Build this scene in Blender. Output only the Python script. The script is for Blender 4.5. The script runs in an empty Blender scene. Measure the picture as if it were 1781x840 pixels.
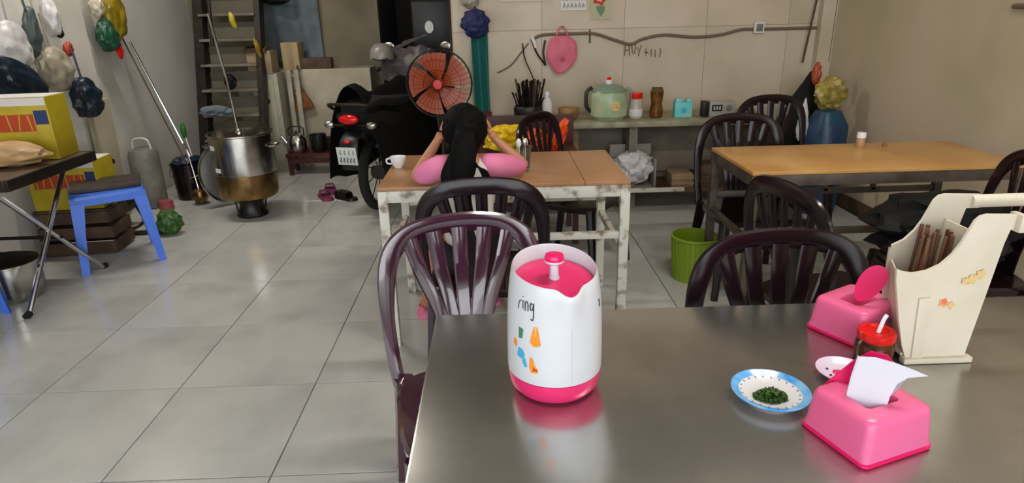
import bpy, bmesh, math, random
from mathutils import Vector, Matrix, noise
random.seed(7)
PI = math.pi
S = bpy.context.scene
C = S.collection

# ------------------------------------------------------------------ camera
cd = bpy.data.cameras.new('camera'); cam = bpy.data.objects.new('camera', cd); C.objects.link(cam)
cd.sensor_width = 36; cd.lens = 1094.8/1781*36; cd.clip_start = .02
PITCH, YAW, ROLL = .34695, .02034, .02372
fwd = Vector((math.sin(YAW)*math.cos(PITCH), math.cos(YAW)*math.cos(PITCH), -math.sin(PITCH)))
rgt = Vector((math.cos(YAW), -math.sin(YAW), 0)); dwn = fwd.cross(rgt)
r2 = math.cos(ROLL)*rgt + math.sin(ROLL)*dwn; d2 = -math.sin(ROLL)*rgt + math.cos(ROLL)*dwn
M3 = Matrix((r2, -d2, -fwd)).transposed()
cam.matrix_world = Matrix.Translation((0, 0, 1.4)) @ M3.to_4x4()
S.camera = cam

# ------------------------------------------------------------------ daylight through the open shopfront behind the viewer
w = bpy.data.worlds.new('sky'); S.world = w; w.use_nodes = True
bg = w.node_tree.nodes['Background']; bg.inputs[0].default_value = (.93, .97, 1, 1); bg.inputs[1].default_value = 4.3
def portal(loc, rot, sx, sy):
    ld = bpy.data.lights.new('shopfront_portal', 'AREA'); ld.shape = 'RECTANGLE'; ld.size = sx; ld.size_y = sy
    ld.cycles.is_portal = True
    o = bpy.data.objects.new('shopfront_portal', ld); o.location = loc; o.rotation_euler = rot; C.objects.link(o)
portal((-.2, -2.3, 1.6), (PI/2, 0, 0), 5.5, 3.1)
def tube_lamp(x, y):
    ld = bpy.data.lights.new('ceiling_tube_light', 'AREA'); ld.shape = 'RECTANGLE'; ld.size = 1.2; ld.size_y = .06; ld.energy = 44; ld.color = (1, .93, .82)
    o = bpy.data.objects.new('ceiling_tube_light', ld); o.location = (x, y, 3.10); C.objects.link(o)
tube_lamp(1.1, 1.4); tube_lamp(-2.2, 4.3)
S.view_settings.view_transform = 'Standard'; S.view_settings.look = 'None'
S.view_settings.gamma = 1; S.view_settings.use_curve_mapping = False
S.view_settings.exposure = -0.08

# ------------------------------------------------------------------ materials
def lin(c):
    return tuple(((v/12.92) if v <= .04045 else ((v+.055)/1.055)**2.4) for v in c)
MATS = {}
def mat(name, col, rough=.5, metal=0, var=.0, scale=6, col2=None, bump=0, bscale=40, trans=0, alpha=1, emit=0, coat=0, spec=.5, sub=0, rvar=0, lo=.4, hi=.65, detail=4, perobj=0):
    """colours are sRGB 0..1; col2 blends in by noise"""
    if name in MATS: return MATS[name]
    m = bpy.data.materials.new(name); m.use_nodes = True; n = m.node_tree.nodes; l = m.node_tree.links
    b = n['Principled BSDF']; c = lin(col)
    b.inputs['Base Color'].default_value = (*c, 1); b.inputs['Roughness'].default_value = rough
    b.inputs['Metallic'].default_value = metal; b.inputs['Transmission Weight'].default_value = trans
    b.inputs['Alpha'].default_value = alpha; b.inputs['Coat Weight'].default_value = coat
    b.inputs['Specular IOR Level'].default_value = spec
    if sub: b.inputs['Subsurface Weight'].default_value = sub; b.inputs['Subsurface Radius'].default_value = (.02, .01, .005)
    if emit: b.inputs['Emission Color'].default_value = (*c, 1); b.inputs['Emission Strength'].default_value = emit
    tc = n.new('ShaderNodeTexCoord'); src = tc.outputs['Object']
    if perobj:
        oi = n.new('ShaderNodeObjectInfo'); mu = n.new('ShaderNodeVectorMath'); mu.operation = 'MULTIPLY_ADD'
        cb = n.new('ShaderNodeCombineXYZ')
        for i in range(3): l.new(oi.outputs['Random'], cb.inputs[i])
        mu.inputs[1].default_value = (37, 53, 71); l.new(cb.outputs[0], mu.inputs[0]); l.new(src, mu.inputs[2]); src = mu.outputs[0]
    if col2 or var:
        nz = n.new('ShaderNodeTexNoise'); nz.inputs['Scale'].default_value = scale; nz.inputs['Detail'].default_value = detail
        l.new(src, nz.inputs['Vector'])
        rp = n.new('ShaderNodeMapRange'); rp.inputs['From Min'].default_value = lo; rp.inputs['From Max'].default_value = hi
        l.new(nz.outputs[0], rp.inputs['Value'])
        mx = n.new('ShaderNodeMix'); mx.data_type = 'RGBA'
        c2 = lin(col2) if col2 else tuple(v*(1-var) for v in c)
        mx.inputs[6].default_value = (*c, 1); mx.inputs[7].default_value = (*c2, 1)
        l.new(rp.outputs[0], mx.inputs[0]); l.new(mx.outputs[2], b.inputs['Base Color'])
        if rvar:
            r_ = n.new('ShaderNodeMapRange'); r_.inputs['To Min'].default_value = rough-rvar; r_.inputs['To Max'].default_value = rough+rvar
            l.new(nz.outputs[0], r_.inputs['Value']); r_.inputs['From Min'].default_value = .3; r_.inputs['From Max'].default_value = .7
            l.new(r_.outputs[0], b.inputs['Roughness'])
    if bump:
        nb = n.new('ShaderNodeTexNoise'); nb.inputs['Scale'].default_value = bscale; nb.inputs['Detail'].default_value = 3
        l.new(src, nb.inputs['Vector'])
        bp = n.new('ShaderNodeBump'); bp.inputs['Strength'].default_value = bump; bp.inputs['Distance'].default_value = .01
        l.new(nb.outputs[0], bp.inputs['Height']); l.new(bp.outputs[0], b.inputs['Normal'])
    MATS[name] = m; return m

M_floor = mat('marble_tile', (.72, .72, .71), .15, scale=3.0, col2=(.63, .63, .62), lo=.42, hi=.75, detail=8, perobj=1, rvar=.05, spec=.5)
M_grout = mat('grout', (.42, .42, .41), .8)
M_walltile = mat('cream_wall_tile', (.77, .71, .63), .42, scale=2.2, col2=(.71, .65, .56), detail=6, perobj=1, bump=.05, bscale=8)
M_wjoint = mat('wall_joint', (.70, .64, .555), .8)
M_wallR = mat('stained_plaster', (.76, .69, .60), .75, scale=1.7, col2=(.69, .64, .53), detail=7, lo=.38, hi=.66, bump=.15, bscale=12)
M_wallL = mat('grey_plaster', (.86, .85, .83), .75, scale=1.5, col2=(.80, .79, .76), detail=6, bump=.1, bscale=14)
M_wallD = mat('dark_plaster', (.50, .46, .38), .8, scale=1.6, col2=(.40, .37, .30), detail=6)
M_lowwall = mat('pale_dirty_plaster', (.72, .69, .61), .7, scale=2.5, col2=(.60, .56, .48), detail=6)
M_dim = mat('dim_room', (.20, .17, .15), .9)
M_ceil = mat('ceiling_paint', (.78, .77, .73), .8)
M_counter = mat('counter_concrete', (.50, .46, .41), .8, scale=5, col2=(.40, .36, .32), bump=.3, bscale=30)
M_ctop = mat('counter_top_stone', (.62, .60, .50), .5, scale=9, col2=(.48, .47, .38))
M_steel = mat('brushed_table_steel', (.74, .735, .72), .24, .93, scale=4.5, col2=(.64, .63, .61), rvar=.05, detail=6, bump=.012, bscale=5)
M_steel2 = mat('polished_steel', (.78, .77, .75), .22, 1, scale=8, col2=(.6, .59, .56), bump=.05, bscale=20)
M_brass = mat('heat_stained_steel', (.66, .54, .34), .3, 1, scale=5, col2=(.42, .32, .2))
M_chrome = mat('chrome', (.85, .85, .86), .12, 1)
M_dkmetal = mat('dark_metal', (.14, .12, .11), .45, .6, scale=14, col2=(.2, .16, .13))
M_brmetal = mat('brown_grey_steel', (.36, .32, .29), .5, .3, scale=9, col2=(.26, .22, .19))
M_whpaint = mat('chipped_white_paint', (.80, .79, .75), .5, scale=16, col2=(.50, .44, .38), lo=.52, hi=.66)
M_chair_lit = mat('plum_plastic_lit', (.25, .10, .19), .15, spec=1.0, scale=5, col2=(.20, .08, .15), coat=1)  # near chair only: lit copy of the chair plastic, daylight sheen in its colour
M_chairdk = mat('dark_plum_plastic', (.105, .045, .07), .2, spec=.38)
M_plywood = mat('orange_plywood', (.78, .60, .36), .32, scale=3, col2=(.70, .50, .27), detail=7)
M_plywood2 = mat('brown_plywood', (.68, .50, .35), .35, scale=3, col2=(.59, .42, .27), detail=7)
M_wood = mat('old_wood', (.36, .27, .19), .7, scale=8, col2=(.25, .18, .12))
M_jug = mat('white_jug_plastic', (.81, .82, .84), .25, spec=.5, scale=2, col2=(.79, .80, .83))
M_hot = mat('hot_pink_plastic', (.87, .17, .42), .28)
M_hot2 = mat('deep_pink_plastic', (.91, .05, .40), .3)
M_pink = mat('pink_plastic', (.90, .39, .58), .3, sub=.15, scale=4, col2=(.88, .42, .61))
M_cream = mat('cream_plastic', (.84, .81, .74), .4, scale=5, col2=(.79, .75, .67))
M_white = mat('white_glaze', (.88, .88, .90), .15)
M_blue = mat('blue_glaze', (.25, .60, .90), .15, scale=30, col2=(.5, .75, .93))
M_lav = mat('lavender_white', (.88, .83, .92), .2)
M_napkin = mat('tissue_paper', (.82, .82, .86), .9, bump=.1, bscale=60)
M_herb = mat('chopped_herb', (.15, .29, .07), .6, scale=90, col2=(.27, .40, .14))
M_stool = mat('blue_plastic', (.28, .46, .87), .35, scale=4, col2=(.24, .42, .82))
M_green = mat('lime_plastic', (.47, .56, .12), .35, trans=.0)
M_yellow = mat('yellow_card', (.72, .64, .10), .5, scale=6, col2=(.63, .55, .08))
M_red = mat('red_plastic', (.85, .08, .06), .3)
M_redp = mat('red_print', (.70, .22, .08), .5)
M_bluep = mat('blue_print', (.12, .18, .40), .5)
M_skin = mat('skin', (.72, .50, .38), .5, sub=.1)
M_hair = mat('black_hair', (.02, .017, .017), .7, spec=.12, bump=.5, bscale=35)
M_pinkcl = mat('pink_cotton', (.90, .50, .66), .85, bump=.1, bscale=50)
M_whcl = mat('white_cotton', (.85, .83, .81), .85)
M_dkcl = mat('dark_cotton', (.12, .08, .11), .85)
M_black = mat('black_plastic', (.035, .035, .04), .45)
M_rubber = mat('tyre_rubber', (.04, .04, .04), .8)
M_orange = mat('orange_fan_plastic', (.60, .23, .04), .35, sub=.1)
M_glass = mat('clear_glass', (.92, .95, .95), .05, trans=1)
M_bagblk = mat('black_bag', (.03, .032, .035), .65, bump=.3, bscale=25, spec=.25)
M_bagblue = mat('dark_blue_bag', (.07, .14, .21), .35, bump=.3, bscale=25, scale=5, col2=(.05, .09, .14))
M_bagwh = mat('white_bag', (.80, .79, .80), .4, bump=.3, bscale=25)
M_bagclr = mat('cloudy_bag', (.66, .63, .56), .4, bump=.3, bscale=25, scale=6, col2=(.55, .52, .46))
M_bagyel = mat('yellow_bag', (.62, .53, .10), .35, bump=.3, bscale=25, scale=6, col2=(.4, .34, .05))
M_baggrn = mat('green_bag', (.12, .30, .22), .4, bump=.3, bscale=25)
M_card = mat('cardboard', (.62, .54, .42), .8, scale=5, col2=(.54, .46, .35))
M_teal = mat('teal_cloth', (.04, .36, .34), .8)
M_maroon = mat('maroon_cloth', (.34, .05, .05), .8)
M_navy = mat('navy_cloth', (.07, .10, .30), .7)
M_cyan = mat('cyan_box', (.40, .78, .78), .5, scale=14, col2=(.55, .80, .76))
M_cooker = mat('pale_green_enamel', (.58, .67, .55), .3, scale=14, col2=(.70, .72, .58))
M_amber = mat('amber_jar', (.45, .30, .10), .15, scale=20, col2=(.3, .18, .05))
M_sauce = mat('chilli_sauce', (.36, .18, .06), .2, scale=60, col2=(.2, .1, .03))
M_cable = mat('grey_cable', (.42, .36, .30), .6)
M_pinkbag = mat('pink_bag', (.84, .42, .50), .6, scale=9, col2=(.75, .33, .42), bump=.2, bscale=20)
M_print = mat('faded_ink', (.38, .34, .30), .8)
M_ink = mat('black_ink', (.12, .12, .14), .6)
M_orpr = mat('orange_print', (.93, .55, .12), .5)
M_bluepr = mat('sky_blue_print', (.25, .65, .82), .5)
M_grpr = mat('green_print', (.25, .50, .35), .5)
M_flpr = mat('faded_flower_print', (.86, .62, .45), .5)
M_flye = mat('faded_yellow_print', (.83, .72, .48), .5)
M_chop = mat('chopstick_bamboo', (.42, .27, .18), .6)
M_lens = mat('red_lens', (.85, .05, .10), .2)
M_plate = mat('plate_white', (.80, .82, .80), .4)
M_paper = mat('paper', (.84, .83, .82), .8)
M_yelflo = mat('yellow_bag_bright', (.93, .80, .05), .5, scale=22, col2=(.75, .55, .03))
M_orbag = mat('orange_bag_bright', (.92, .36, .05), .5, scale=18, col2=(.8, .2, .05))
M_purple = mat('purple_rubber', (.45, .16, .30), .6)
M_broom = mat('broom_straw', (.50, .32, .14), .9, scale=30, col2=(.35, .2, .08))
M_appl = mat('appliance_white', (.68, .66, .60), .5, scale=4, col2=(.56, .53, .46))
M_grcl = mat('grey_blue_cloth', (.42, .46, .48), .9, scale=4, col2=(.34, .37, .40))
M_pump = mat('grey_paint', (.50, .50, .48), .5, scale=7, col2=(.38, .38, .36))
M_pave = mat('pavement', (.55, .54, .52), .9)

# ------------------------------------------------------------------ mesh helpers
class MB:
    def __init__(s): s.b = bmesh.new()
    def _x(s, vs, rot, loc):
        if rot:
            m = Matrix.Rotation(rot[2], 3, 'Z') @ Matrix.Rotation(rot[1], 3, 'Y') @ Matrix.Rotation(rot[0], 3, 'X')
            for v in vs: v.co = m @ v.co
        for v in vs: v.co += Vector(loc)
    def box(s, c, d, rot=None, bev=0, taper=1):
        r = bmesh.ops.create_cube(s.b, size=1); vs = r['verts']
        for v in vs:
            k = taper if v.co.z > 0 else 1
            v.co = Vector((v.co.x*d[0]*k, v.co.y*d[1]*k, v.co.z*d[2]))
        if bev:
            es = list({e for v in vs for e in v.link_edges})
            rr = bmesh.ops.bevel(s.b, geom=es, offset=bev, segments=2, affect='EDGES', profile=.6)
            vs = list({v for f in rr['faces'] for v in f.verts} | {v for v in vs if v.is_valid})
        s._x(vs, rot, c); return s
    def tube(s, pts, r, seg=8, closed=False, cap=True):
        return s.sweep(pts, r, r, None, seg, closed, cap)
    def sweep(s, pts, ra, rb, ref=None, seg=8, closed=False, cap=True, sup=1):
        P = [Vector(p) for p in pts]; n = len(P)
        RA = ra if isinstance(ra, (list, tuple)) else [ra]*n
        RB = rb if isinstance(rb, (list, tuple)) else [rb]*n
        rings = []; prev = None
        for i in range(n):
            if closed: t = P[(i+1) % n]-P[i-1]
            else: t = P[min(i+1, n-1)]-P[max(i-1, 0)]
            t.normalize()
            if ref is not None: nn = Vector(ref)
            elif prev is not None: nn = prev
            else: nn = Vector((0, 0, 1)) if abs(t.z) < .9 else Vector((1, 0, 0))
            nn = nn - t*nn.dot(t)
            if nn.length < 1e-5: nn = t.orthogonal()
            nn.normalize(); prev = nn; sd = t.cross(nn)
            ring = []
            for k in range(seg):
                a = 2*PI*k/seg; ca, sa = math.cos(a), math.sin(a)
                if sup != 1: ca = math.copysign(abs(ca)**sup, ca); sa = math.copysign(abs(sa)**sup, sa)
                ring.append(s.b.verts.new(P[i]+sd*ca*RA[i]+nn*sa*RB[i]))
            rings.append(ring)
        m = n if closed else n-1
        for i in range(m):
            A, B = rings[i], rings[(i+1) % n]
            for k in range(seg):
                s.b.faces.new((A[k], A[(k+1) % seg], B[(k+1) % seg], B[k]))
        if cap and not closed:
            s.b.faces.new(rings[0][::-1]); s.b.faces.new(rings[-1])
        return s
    def lathe(s, prof, c=(0, 0, 0), seg=32, sx=1, sy=1, rot=None, fn=None):
        rings = []; allv = []
        for (r, z) in prof:
            if r < 1e-6:
                v = s.b.verts.new((0, 0, z)); rings.append([v]); allv.append(v)
            else:
                rg = []
                for k in range(seg):
                    a = 2*PI*k/seg; rr = r*(fn(a, z) if fn else 1)
                    v = s.b.verts.new((rr*math.cos(a)*sx, rr*math.sin(a)*sy, z)); rg.append(v); allv.append(v)
                rings.append(rg)
        for A, B in zip(rings, rings[1:]):
            if len(A) == 1 and len(B) == 1: continue
            for k in range(seg):
                k2 = (k+1) % seg
                if len(A) == 1: s.b.faces.new((A[0], B[k2], B[k]))
                elif len(B) == 1: s.b.faces.new((A[k], A[k2], B[0]))
                else: s.b.faces.new((A[k], A[k2], B[k2], B[k]))
        s._x(allv, rot, c); return s
    def prism(s, pts, t, axis='y', c=(0, 0, 0), rot=None):
        """2D outline extruded by t centred; axis y: pts are (x,z)"""
        def m(p, q):
            return {'y': (p[0], q, p[1]), 'x': (q, p[0], p[1]), 'z': (p[0], p[1], q)}[axis]
        A = [s.b.verts.new(m(p, -t/2)) for p in pts]; B = [s.b.verts.new(m(p, t/2)) for p in pts]
        s.b.faces.new(A); s.b.faces.new(B[::-1]); n = len(pts)
        for k in range(n): s.b.faces.new((A[k], B[k], B[(k+1) % n], A[(k+1) % n]))
        s._x(A+B, rot, c); return s
    def blob(s, c, d, amp=.1, fr=3, sub=3, seed=0, rot=None, taper=0):
        r = bmesh.ops.create_icosphere(s.b, subdivisions=sub, radius=1); vs = r['verts']
        for v in vs:
            q = v.co.copy(); k = 1+amp*noise.noise(q*fr+Vector((seed*7.3, seed*3.1, seed)))*2
            t = 1-taper*(q.z+1)/2
            v.co = Vector((q.x*k*d[0]*t, q.y*k*d[1]*t, q.z*d[2]*(1+(k-1)*.3)))
        s._x(vs, rot, c); return s
    def grid(s, fn, nu, nv, thick=0):
        V = [[s.b.verts.new(fn(i/nu, j/nv)) for j in range(nv+1)] for i in range(nu+1)]
        fs = [s.b.faces.new((V[i][j], V[i+1][j], V[i+1][j+1], V[i][j+1])) for i in range(nu) for j in range(nv)]
        if thick:
            s.b.normal_update(); bmesh.ops.solidify(s.b, geom=fs, thickness=thick)
        return s
    def build(s, name, m, parent=None, loc=None, smooth=True, label=None, ang=.6):
        bmesh.ops.recalc_face_normals(s.b, faces=s.b.faces)
        me = bpy.data.meshes.new(name); 
        if smooth:
            for f in s.b.faces: f.smooth = True
            for e in s.b.edges:
                if len(e.link_faces) == 2 and e.calc_face_angle(0) > ang: e.smooth = False
        s.b.to_mesh(me); s.b.free(); me.materials.append(m)
        o = bpy.data.objects.new(name, me); C.objects.link(o)
        if parent: o.parent = parent
        if loc: o.location = loc
        if label: o['label'] = label
        return o

def tag(o, label, cat, group=None, kind=None):
    o['label'] = label; o['category'] = cat
    if group: o['group'] = group
    if kind: o['kind'] = kind
    return o
def thing(name, label, cat, loc=(0, 0, 0), rz=0, group=None):
    o = bpy.data.objects.new(name, None); C.objects.link(o); o.empty_display_size = .05
    o.location = loc; o.rotation_euler = (0, 0, rz); return tag(o, label, cat, group)
def struct(o): o['kind'] = 'structure'; return o
def copy_tree(o, parent=None):
    c = o.copy(); C.objects.link(c)
    if parent: c.parent = parent
    for ch in list(o.children): copy_tree(ch, c)
    return c
def catmull(P, n=6, closed=False):
    P = [Vector(p) for p in P]; out = []; m = len(P)
    for i in range(m if closed else m-1):
        if closed: a, b, c, d = P[i-1], P[i], P[(i+1) % m], P[(i+2) % m]
        else: a, b, c, d = P[max(i-1, 0)], P[i], P[i+1], P[min(i+2, m-1)]
        for k in range(n):
            t = k/n
            out.append(.5*((2*b)+(c-a)*t+(2*a-5*b+4*c-d)*t*t+(3*b-a-3*c+d)*t**3))
    if not closed: out.append(P[-1])
    return out

# ------------------------------------------------------------------ the setting
XL, XR, YB = -2.98, 2.55, 4.95
T = .549
fl = struct(MB().box(((XL+XR)/2, 2.85, -.055), (XR-XL, 10.3, .1)).build('floor', M_grout, smooth=False))
def tile_mesh(w_, d_):
    mb = MB(); h = .005; e = .0022
    a = [(-w_/2+e, -d_/2+e), (w_/2-e, -d_/2+e), (w_/2-e, d_/2-e), (-w_/2+e, d_/2-e)]
    b = [(x*(1-.004), y*(1-.004)) for x, y in a]
    A = [mb.b.verts.new((x, y, -h)) for x, y in a]; A2 = [mb.b.verts.new((x, y, -.001)) for x, y in a]; B = [mb.b.verts.new((x, y, 0)) for x, y in b]
    mb.b.faces.new(B)
    for k in range(4):
        j = (k+1) % 4
        mb.b.faces.new((A[k], A[j], A2[j], A2[k])); mb.b.faces.new((A2[k], A2[j], B[j], B[k]))
    return mb
tmesh = {}
for i in range(-3, 8):
    x0, x1 = max(XL, -1.3186+i*T), min(XR, -1.3186+(i+1)*T)
    if x1-x0 < .03: continue
    for j in range(-4, 9):
        y0, y1 = 1.6936+j*T, 1.6936+(j+1)*T
        key = round(x1-x0, 3)
        if key not in tmesh:
            o = tile_mesh(x1-x0, T).build('floor_tile', M_floor, fl, smooth=False); tmesh[key] = o.data
        else:
            o = bpy.data.objects.new('floor_tile', tmesh[key]); C.objects.link(o); o.parent = fl
        o.location = ((x0+x1)/2, (y0+y1)/2, random.uniform(-.0003, .0003))
H = 3.2
struct(MB().box((XR+.06, 2.85, H/2-.05), (.12, 10.3, H+.1)).build('wall_right', M_wallR, smooth=False))
struct(MB().box((XL-.06, 2.85, H/2-.05), (.12, 10.3, H+.1)).build('wall_left', M_wallL, smooth=False))
struct(MB().box(((XL+XR)/2, 2.85, H+.05), (XR-XL+.24, 10.3, .1)).build('ceiling', M_ceil, smooth=False))
wb = struct(MB().box((1.12, YB+.13, H/2), (2.86, .24, H)).build('wall_back', M_wjoint, smooth=False))
# wall tiles 0.62 wide, 0.60 high
wm = {}
for i in range(5):
    x0, x1 = max(-.30, -.26+i*.62-.04*(i == 0)), min(XR-.11, -.26+(i+1)*.62)
    for j in range(5):
        z0 = .04+j*.62; z1 = min(H, z0+.62)
        key = (round(x1-x0, 3), round(z1-z0, 3))
        if key not in wm:
            o = MB().box((0, 0, 0), (x1-x0-.0026, .012, z1-z0-.0026), bev=.001).build('wall_tile', M_walltile, wb, smooth=False); wm[key] = o.data
        else:
            o = bpy.data.objects.new('wall_tile', wm[key]); C.objects.link(o); o.parent = wb
        o.location = ((x0+x1)/2, YB+.009, (z0+z1)/2)
struct(MB().box((2.495, YB-.02, H/2), (.11, .09, H), bev=.004).build('trim_1', M_walltile, smooth=False))
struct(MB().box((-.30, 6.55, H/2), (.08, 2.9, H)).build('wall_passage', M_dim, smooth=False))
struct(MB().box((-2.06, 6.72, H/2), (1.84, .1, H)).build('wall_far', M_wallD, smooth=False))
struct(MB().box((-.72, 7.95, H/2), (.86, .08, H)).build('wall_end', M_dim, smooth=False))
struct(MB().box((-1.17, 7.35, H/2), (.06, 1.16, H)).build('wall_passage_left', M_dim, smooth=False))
struct(MB().box((-1.86, 6.50, .47), (1.30, .30, .94), bev=.01).build('trim_2', M_lowwall, smooth=False))
struct(MB().box((-2.94, 4.66, H/2), (.09, .30, H), bev=.005).build('trim_3', M_wallL, smooth=False))
struct(MB().box((XR-.008, 2.4, .05), (.016, 5.0, .10), bev=.003).build('baseboard_right', M_wood, smooth=False))
struct(MB().box((-.2, -6.3, -.08), (14, 8, .1)).build('ground_outside', M_pave, smooth=False))
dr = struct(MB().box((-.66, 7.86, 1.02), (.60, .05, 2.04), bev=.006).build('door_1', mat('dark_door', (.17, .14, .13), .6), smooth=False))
tag(MB().box((-.55, 5.98, 1.32), (.34, .03, .40), bev=.01).build('dark_board', M_black), 'black board hanging in the dark passage behind the orange fan', 'board')
t = tag(MB().lathe([(0, -.012), (.05, -.012), (.055, 0), (.05, .012), (0, .012)], sx=.75, rot=(PI/2, 0, 0)).build('wall_disc', M_plate, loc=(-.57, 5.945, 1.305)), 'small white oval disc on the black board in the dark passage', 'disc')
MB().tube([(-.55, 5.98, 1.51), (-.55, 5.98, 3.2)], .006).build('hanging_wire', M_black, bpy.data.objects['dark_board'])

# ------------------------------------------------------------------ steel table in front
def steel_table():
    t = thing('steel_table', 'stainless steel dining table filling the right foreground', 'table', (.66, .88, 0))
    w_, d_ = 1.63, .91; x0, x1, y0, y1 = -w_/2, w_/2, -d_/2, d_/2
    o = MB().box((0, 0, .7285), (w_, d_, .023), bev=.005).build('tabletop', M_steel, t)
    MB().box((0, 0, .705), (w_-.03, d_-.03, .022)).build('under_board', M_wood, t, smooth=False)
    for sx in (-1, 1):
        for sy in (-1, 1):
            l = MB().box((sx*(w_/2-.06), sy*(d_/2-.06), .355), (.035, .035, .68), bev=.004).build('leg', M_brmetal, t)
            MB().box((sx*(w_/2-.06), sy*(d_/2-.06), .0085), (.042, .042, .017), bev=.003).build('rubber_foot', M_rubber, l)
    for sy in (-1, 1): MB().box((0, sy*(d_/2-.06), .675), (w_-.12, .025, .035)).build('rail', M_brmetal, t, smooth=False)
    for sx in (-1, 1): MB().box((sx*(w_/2-.06), 0, .675), (.025, d_-.12, .035)).build('rail', M_brmetal, t, smooth=False)
steel_table()
TZ = .7405

# ------------------------------------------------------------------ jug
def jug():
    t = thing('water_jug', 'white plastic water jug with pink base and pink lid on steel table', 'jug', (.095, 1.03, TZ))
    SP = -PI/2+.26   # spout direction
    def da(a):
        d = (a-SP+PI) % (2*PI)-PI; return d
    def fn(a, z):
        k = max(0, 1-abs(da(a))/.42); k = k*k*(3-2*k); up = max(0, (z-.15)/.085)
        return 1+.16*k*min(1, up)**1.5
    MB().lathe([(0, 0), (.060, 0), (.074, .004), (.082, .014), (.0855, .030), (.0862, .042), (.083, .044), (0, .044)], seg=64).build('base', M_hot, t)
    # body with open rim sloping down to the spout
    prof = [(.0862, .044), (.0870, .05), (.0868, .10), (.0855, .15), (.083, .19), (.0795, .22), (.0765, .236), (.074, .240), (.0725, .236), (.0725, .20)]
    mb = MB(); mb.lathe(prof, seg=96, fn=fn)
    for v in mb.b.verts:
        if v.co.z > .17:
            a = math.atan2(v.co.y, v.co.x); d = da(a)
            k = min(1, (v.co.z-.17)/.06)
            v.co.z += k*(.016*(1-math.cos(d))/2*2 - .016)*.9   # rim higher at the handle side
            q = max(0, 1-abs(d)/.34); v.co.z -= k*.012*q*q*(3-2*q)*(1 if abs(d) > .1 else .9)
    body = mb.build('body', M_jug, t, ang=.9)
    # mould seam under the spout, slightly darker than the body
    ss = [(.0873*math.cos(SP)*(1), .0873*math.sin(SP), .05)]
    pts = []
    for z, r in [(.048, .0868), (.10, .0868), (.15, .0856), (.17, .0835+.0008), (.185, .0832+.0022), (.195, .0828+.004)]:
        pts.append((r*math.cos(SP), r*math.sin(SP), z))
    MB().tube(pts, .0009, 6).build('seam', mat('seam_plastic', (.78, .77, .74), .5), body)
    # lid inset
    mb = MB(); mb.lathe([(0, .214), (.03, .214), (.055, .216), (.066, .2165), (.0715, .214), (.0715, .205), (0, .205)], seg=72, fn=lambda a, z: 1+.13*max(0, 1-abs(da(a))/.4))
    for v in mb.b.verts:
        r = v.co.length_squared; d = da(math.atan2(v.co.y, v.co.x)); rr = math.hypot(v.co.x, v.co.y)/.07
        v.co.z += -.011*math.cos(d)*rr
    lid = mb.build('lid', M_hot, t)
    MB().lathe([(0, .212), (.010, .212), (.008, .222), (.0075, .240), (.014, .243), (.017, .246), (.016, .249), (0, .249)], c=(0, .004, 0), seg=24).build('knob', M_jug, lid)
    MB().lathe([(0, .249), (.0165, .249), (.018, .253), (.016, .259), (.010, .261), (0, .261)], c=(0, .004, 0), seg=24).build('button', M_hot2, lid, label='pink button on the lid knob')
    # handle at the back
    hx, hy = -math.cos(SP), -math.sin(SP)
    pts = catmull([(hx*r, hy*r, z) for r, z in [(.076, .205), (.105, .212), (.128, .19), (.130, .14), (.118, .09), (.086, .075)]], 5)
    MB().sweep(pts, .011, .006, (hx, hy, 0), 10).build('handle', M_jug, t)
    # printed marks wrapped round the body: a = angle from the spout (clockwise seen from above is picture left)
    def rad(z): 
        zs = [(.044, .0865), (.10, .0868), (.15, .0855), (.19, .083), (.22, .0795)]
        for (a, ra), (b, rb) in zip(zs, zs[1:]):
            if z <= b: return ra+(rb-ra)*(z-a)/(b-a)
        return .079
    def W(d, z, off=.0007): a = SP-d; r = rad(z)+off; return Vector((r*math.cos(a), r*math.sin(a), z))
    def patch(pts, m, name='printed_mark', ctr=None):
        mb = MB(); n = len(pts); cx = sum(p[0] for p in pts)/n; cz = sum(p[1] for p in pts)/n
        rings = []
        for k in (1, .6, .25):
            rings.append([mb.b.verts.new(W(cx+(p[0]-cx)*k, cz+(p[1]-cz)*k)) for p in pts])
        c = mb.b.verts.new(W(cx, cz))
        for A, B in zip(rings, rings[1:]):
            for i in range(n): mb.b.faces.new((A[i], A[(i+1) % n], B[(i+1) % n], B[i]))
        for i in range(n): mb.b.faces.new((rings[-1][i], rings[-1][(i+1) % n], c))
        return mb.build(name, m, body)
    # orange bell-shaped dress
    patch([(.77, .158), (.69, .158), (.66, .145), (.62, .125), (.70, .121), (.79, .121), (.86, .127), (.81, .147)], M_orpr, 'orange_print')
    patch([(.755, .157), (.71, .157), (.70, .143), (.735, .137), (.765, .143)], M_flye, 'yellow_print')
    patch([(.86, .100), (.79, .096), (.75, .083), (.68, .076), (.70, .069), (.84, .068), (.88, .078)], M_orpr, 'orange_print')
    patch([(.79, .083), (.70, .077), (.70, .072), (.80, .072)], M_redp, 'red_print')
    patch([(1.16, .110), (1.04, .108), (.98, .100), (1.05, .090), (1.20, .092)], M_bluepr, 'blue_print')
    patch([(1.02, .098), (.96, .090), (.93, .078), (.99, .074), (1.06, .086)], M_bluepr, 'blue_print')
    patch([(1.15, .150), (1.02, .148), (1.05, .130), (1.15, .128)], M_grpr, 'green_print')
    patch([(1.30, .125), (1.20, .120), (1.22, .108), (1.32, .112)], M_orpr, 'orange_print')
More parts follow.
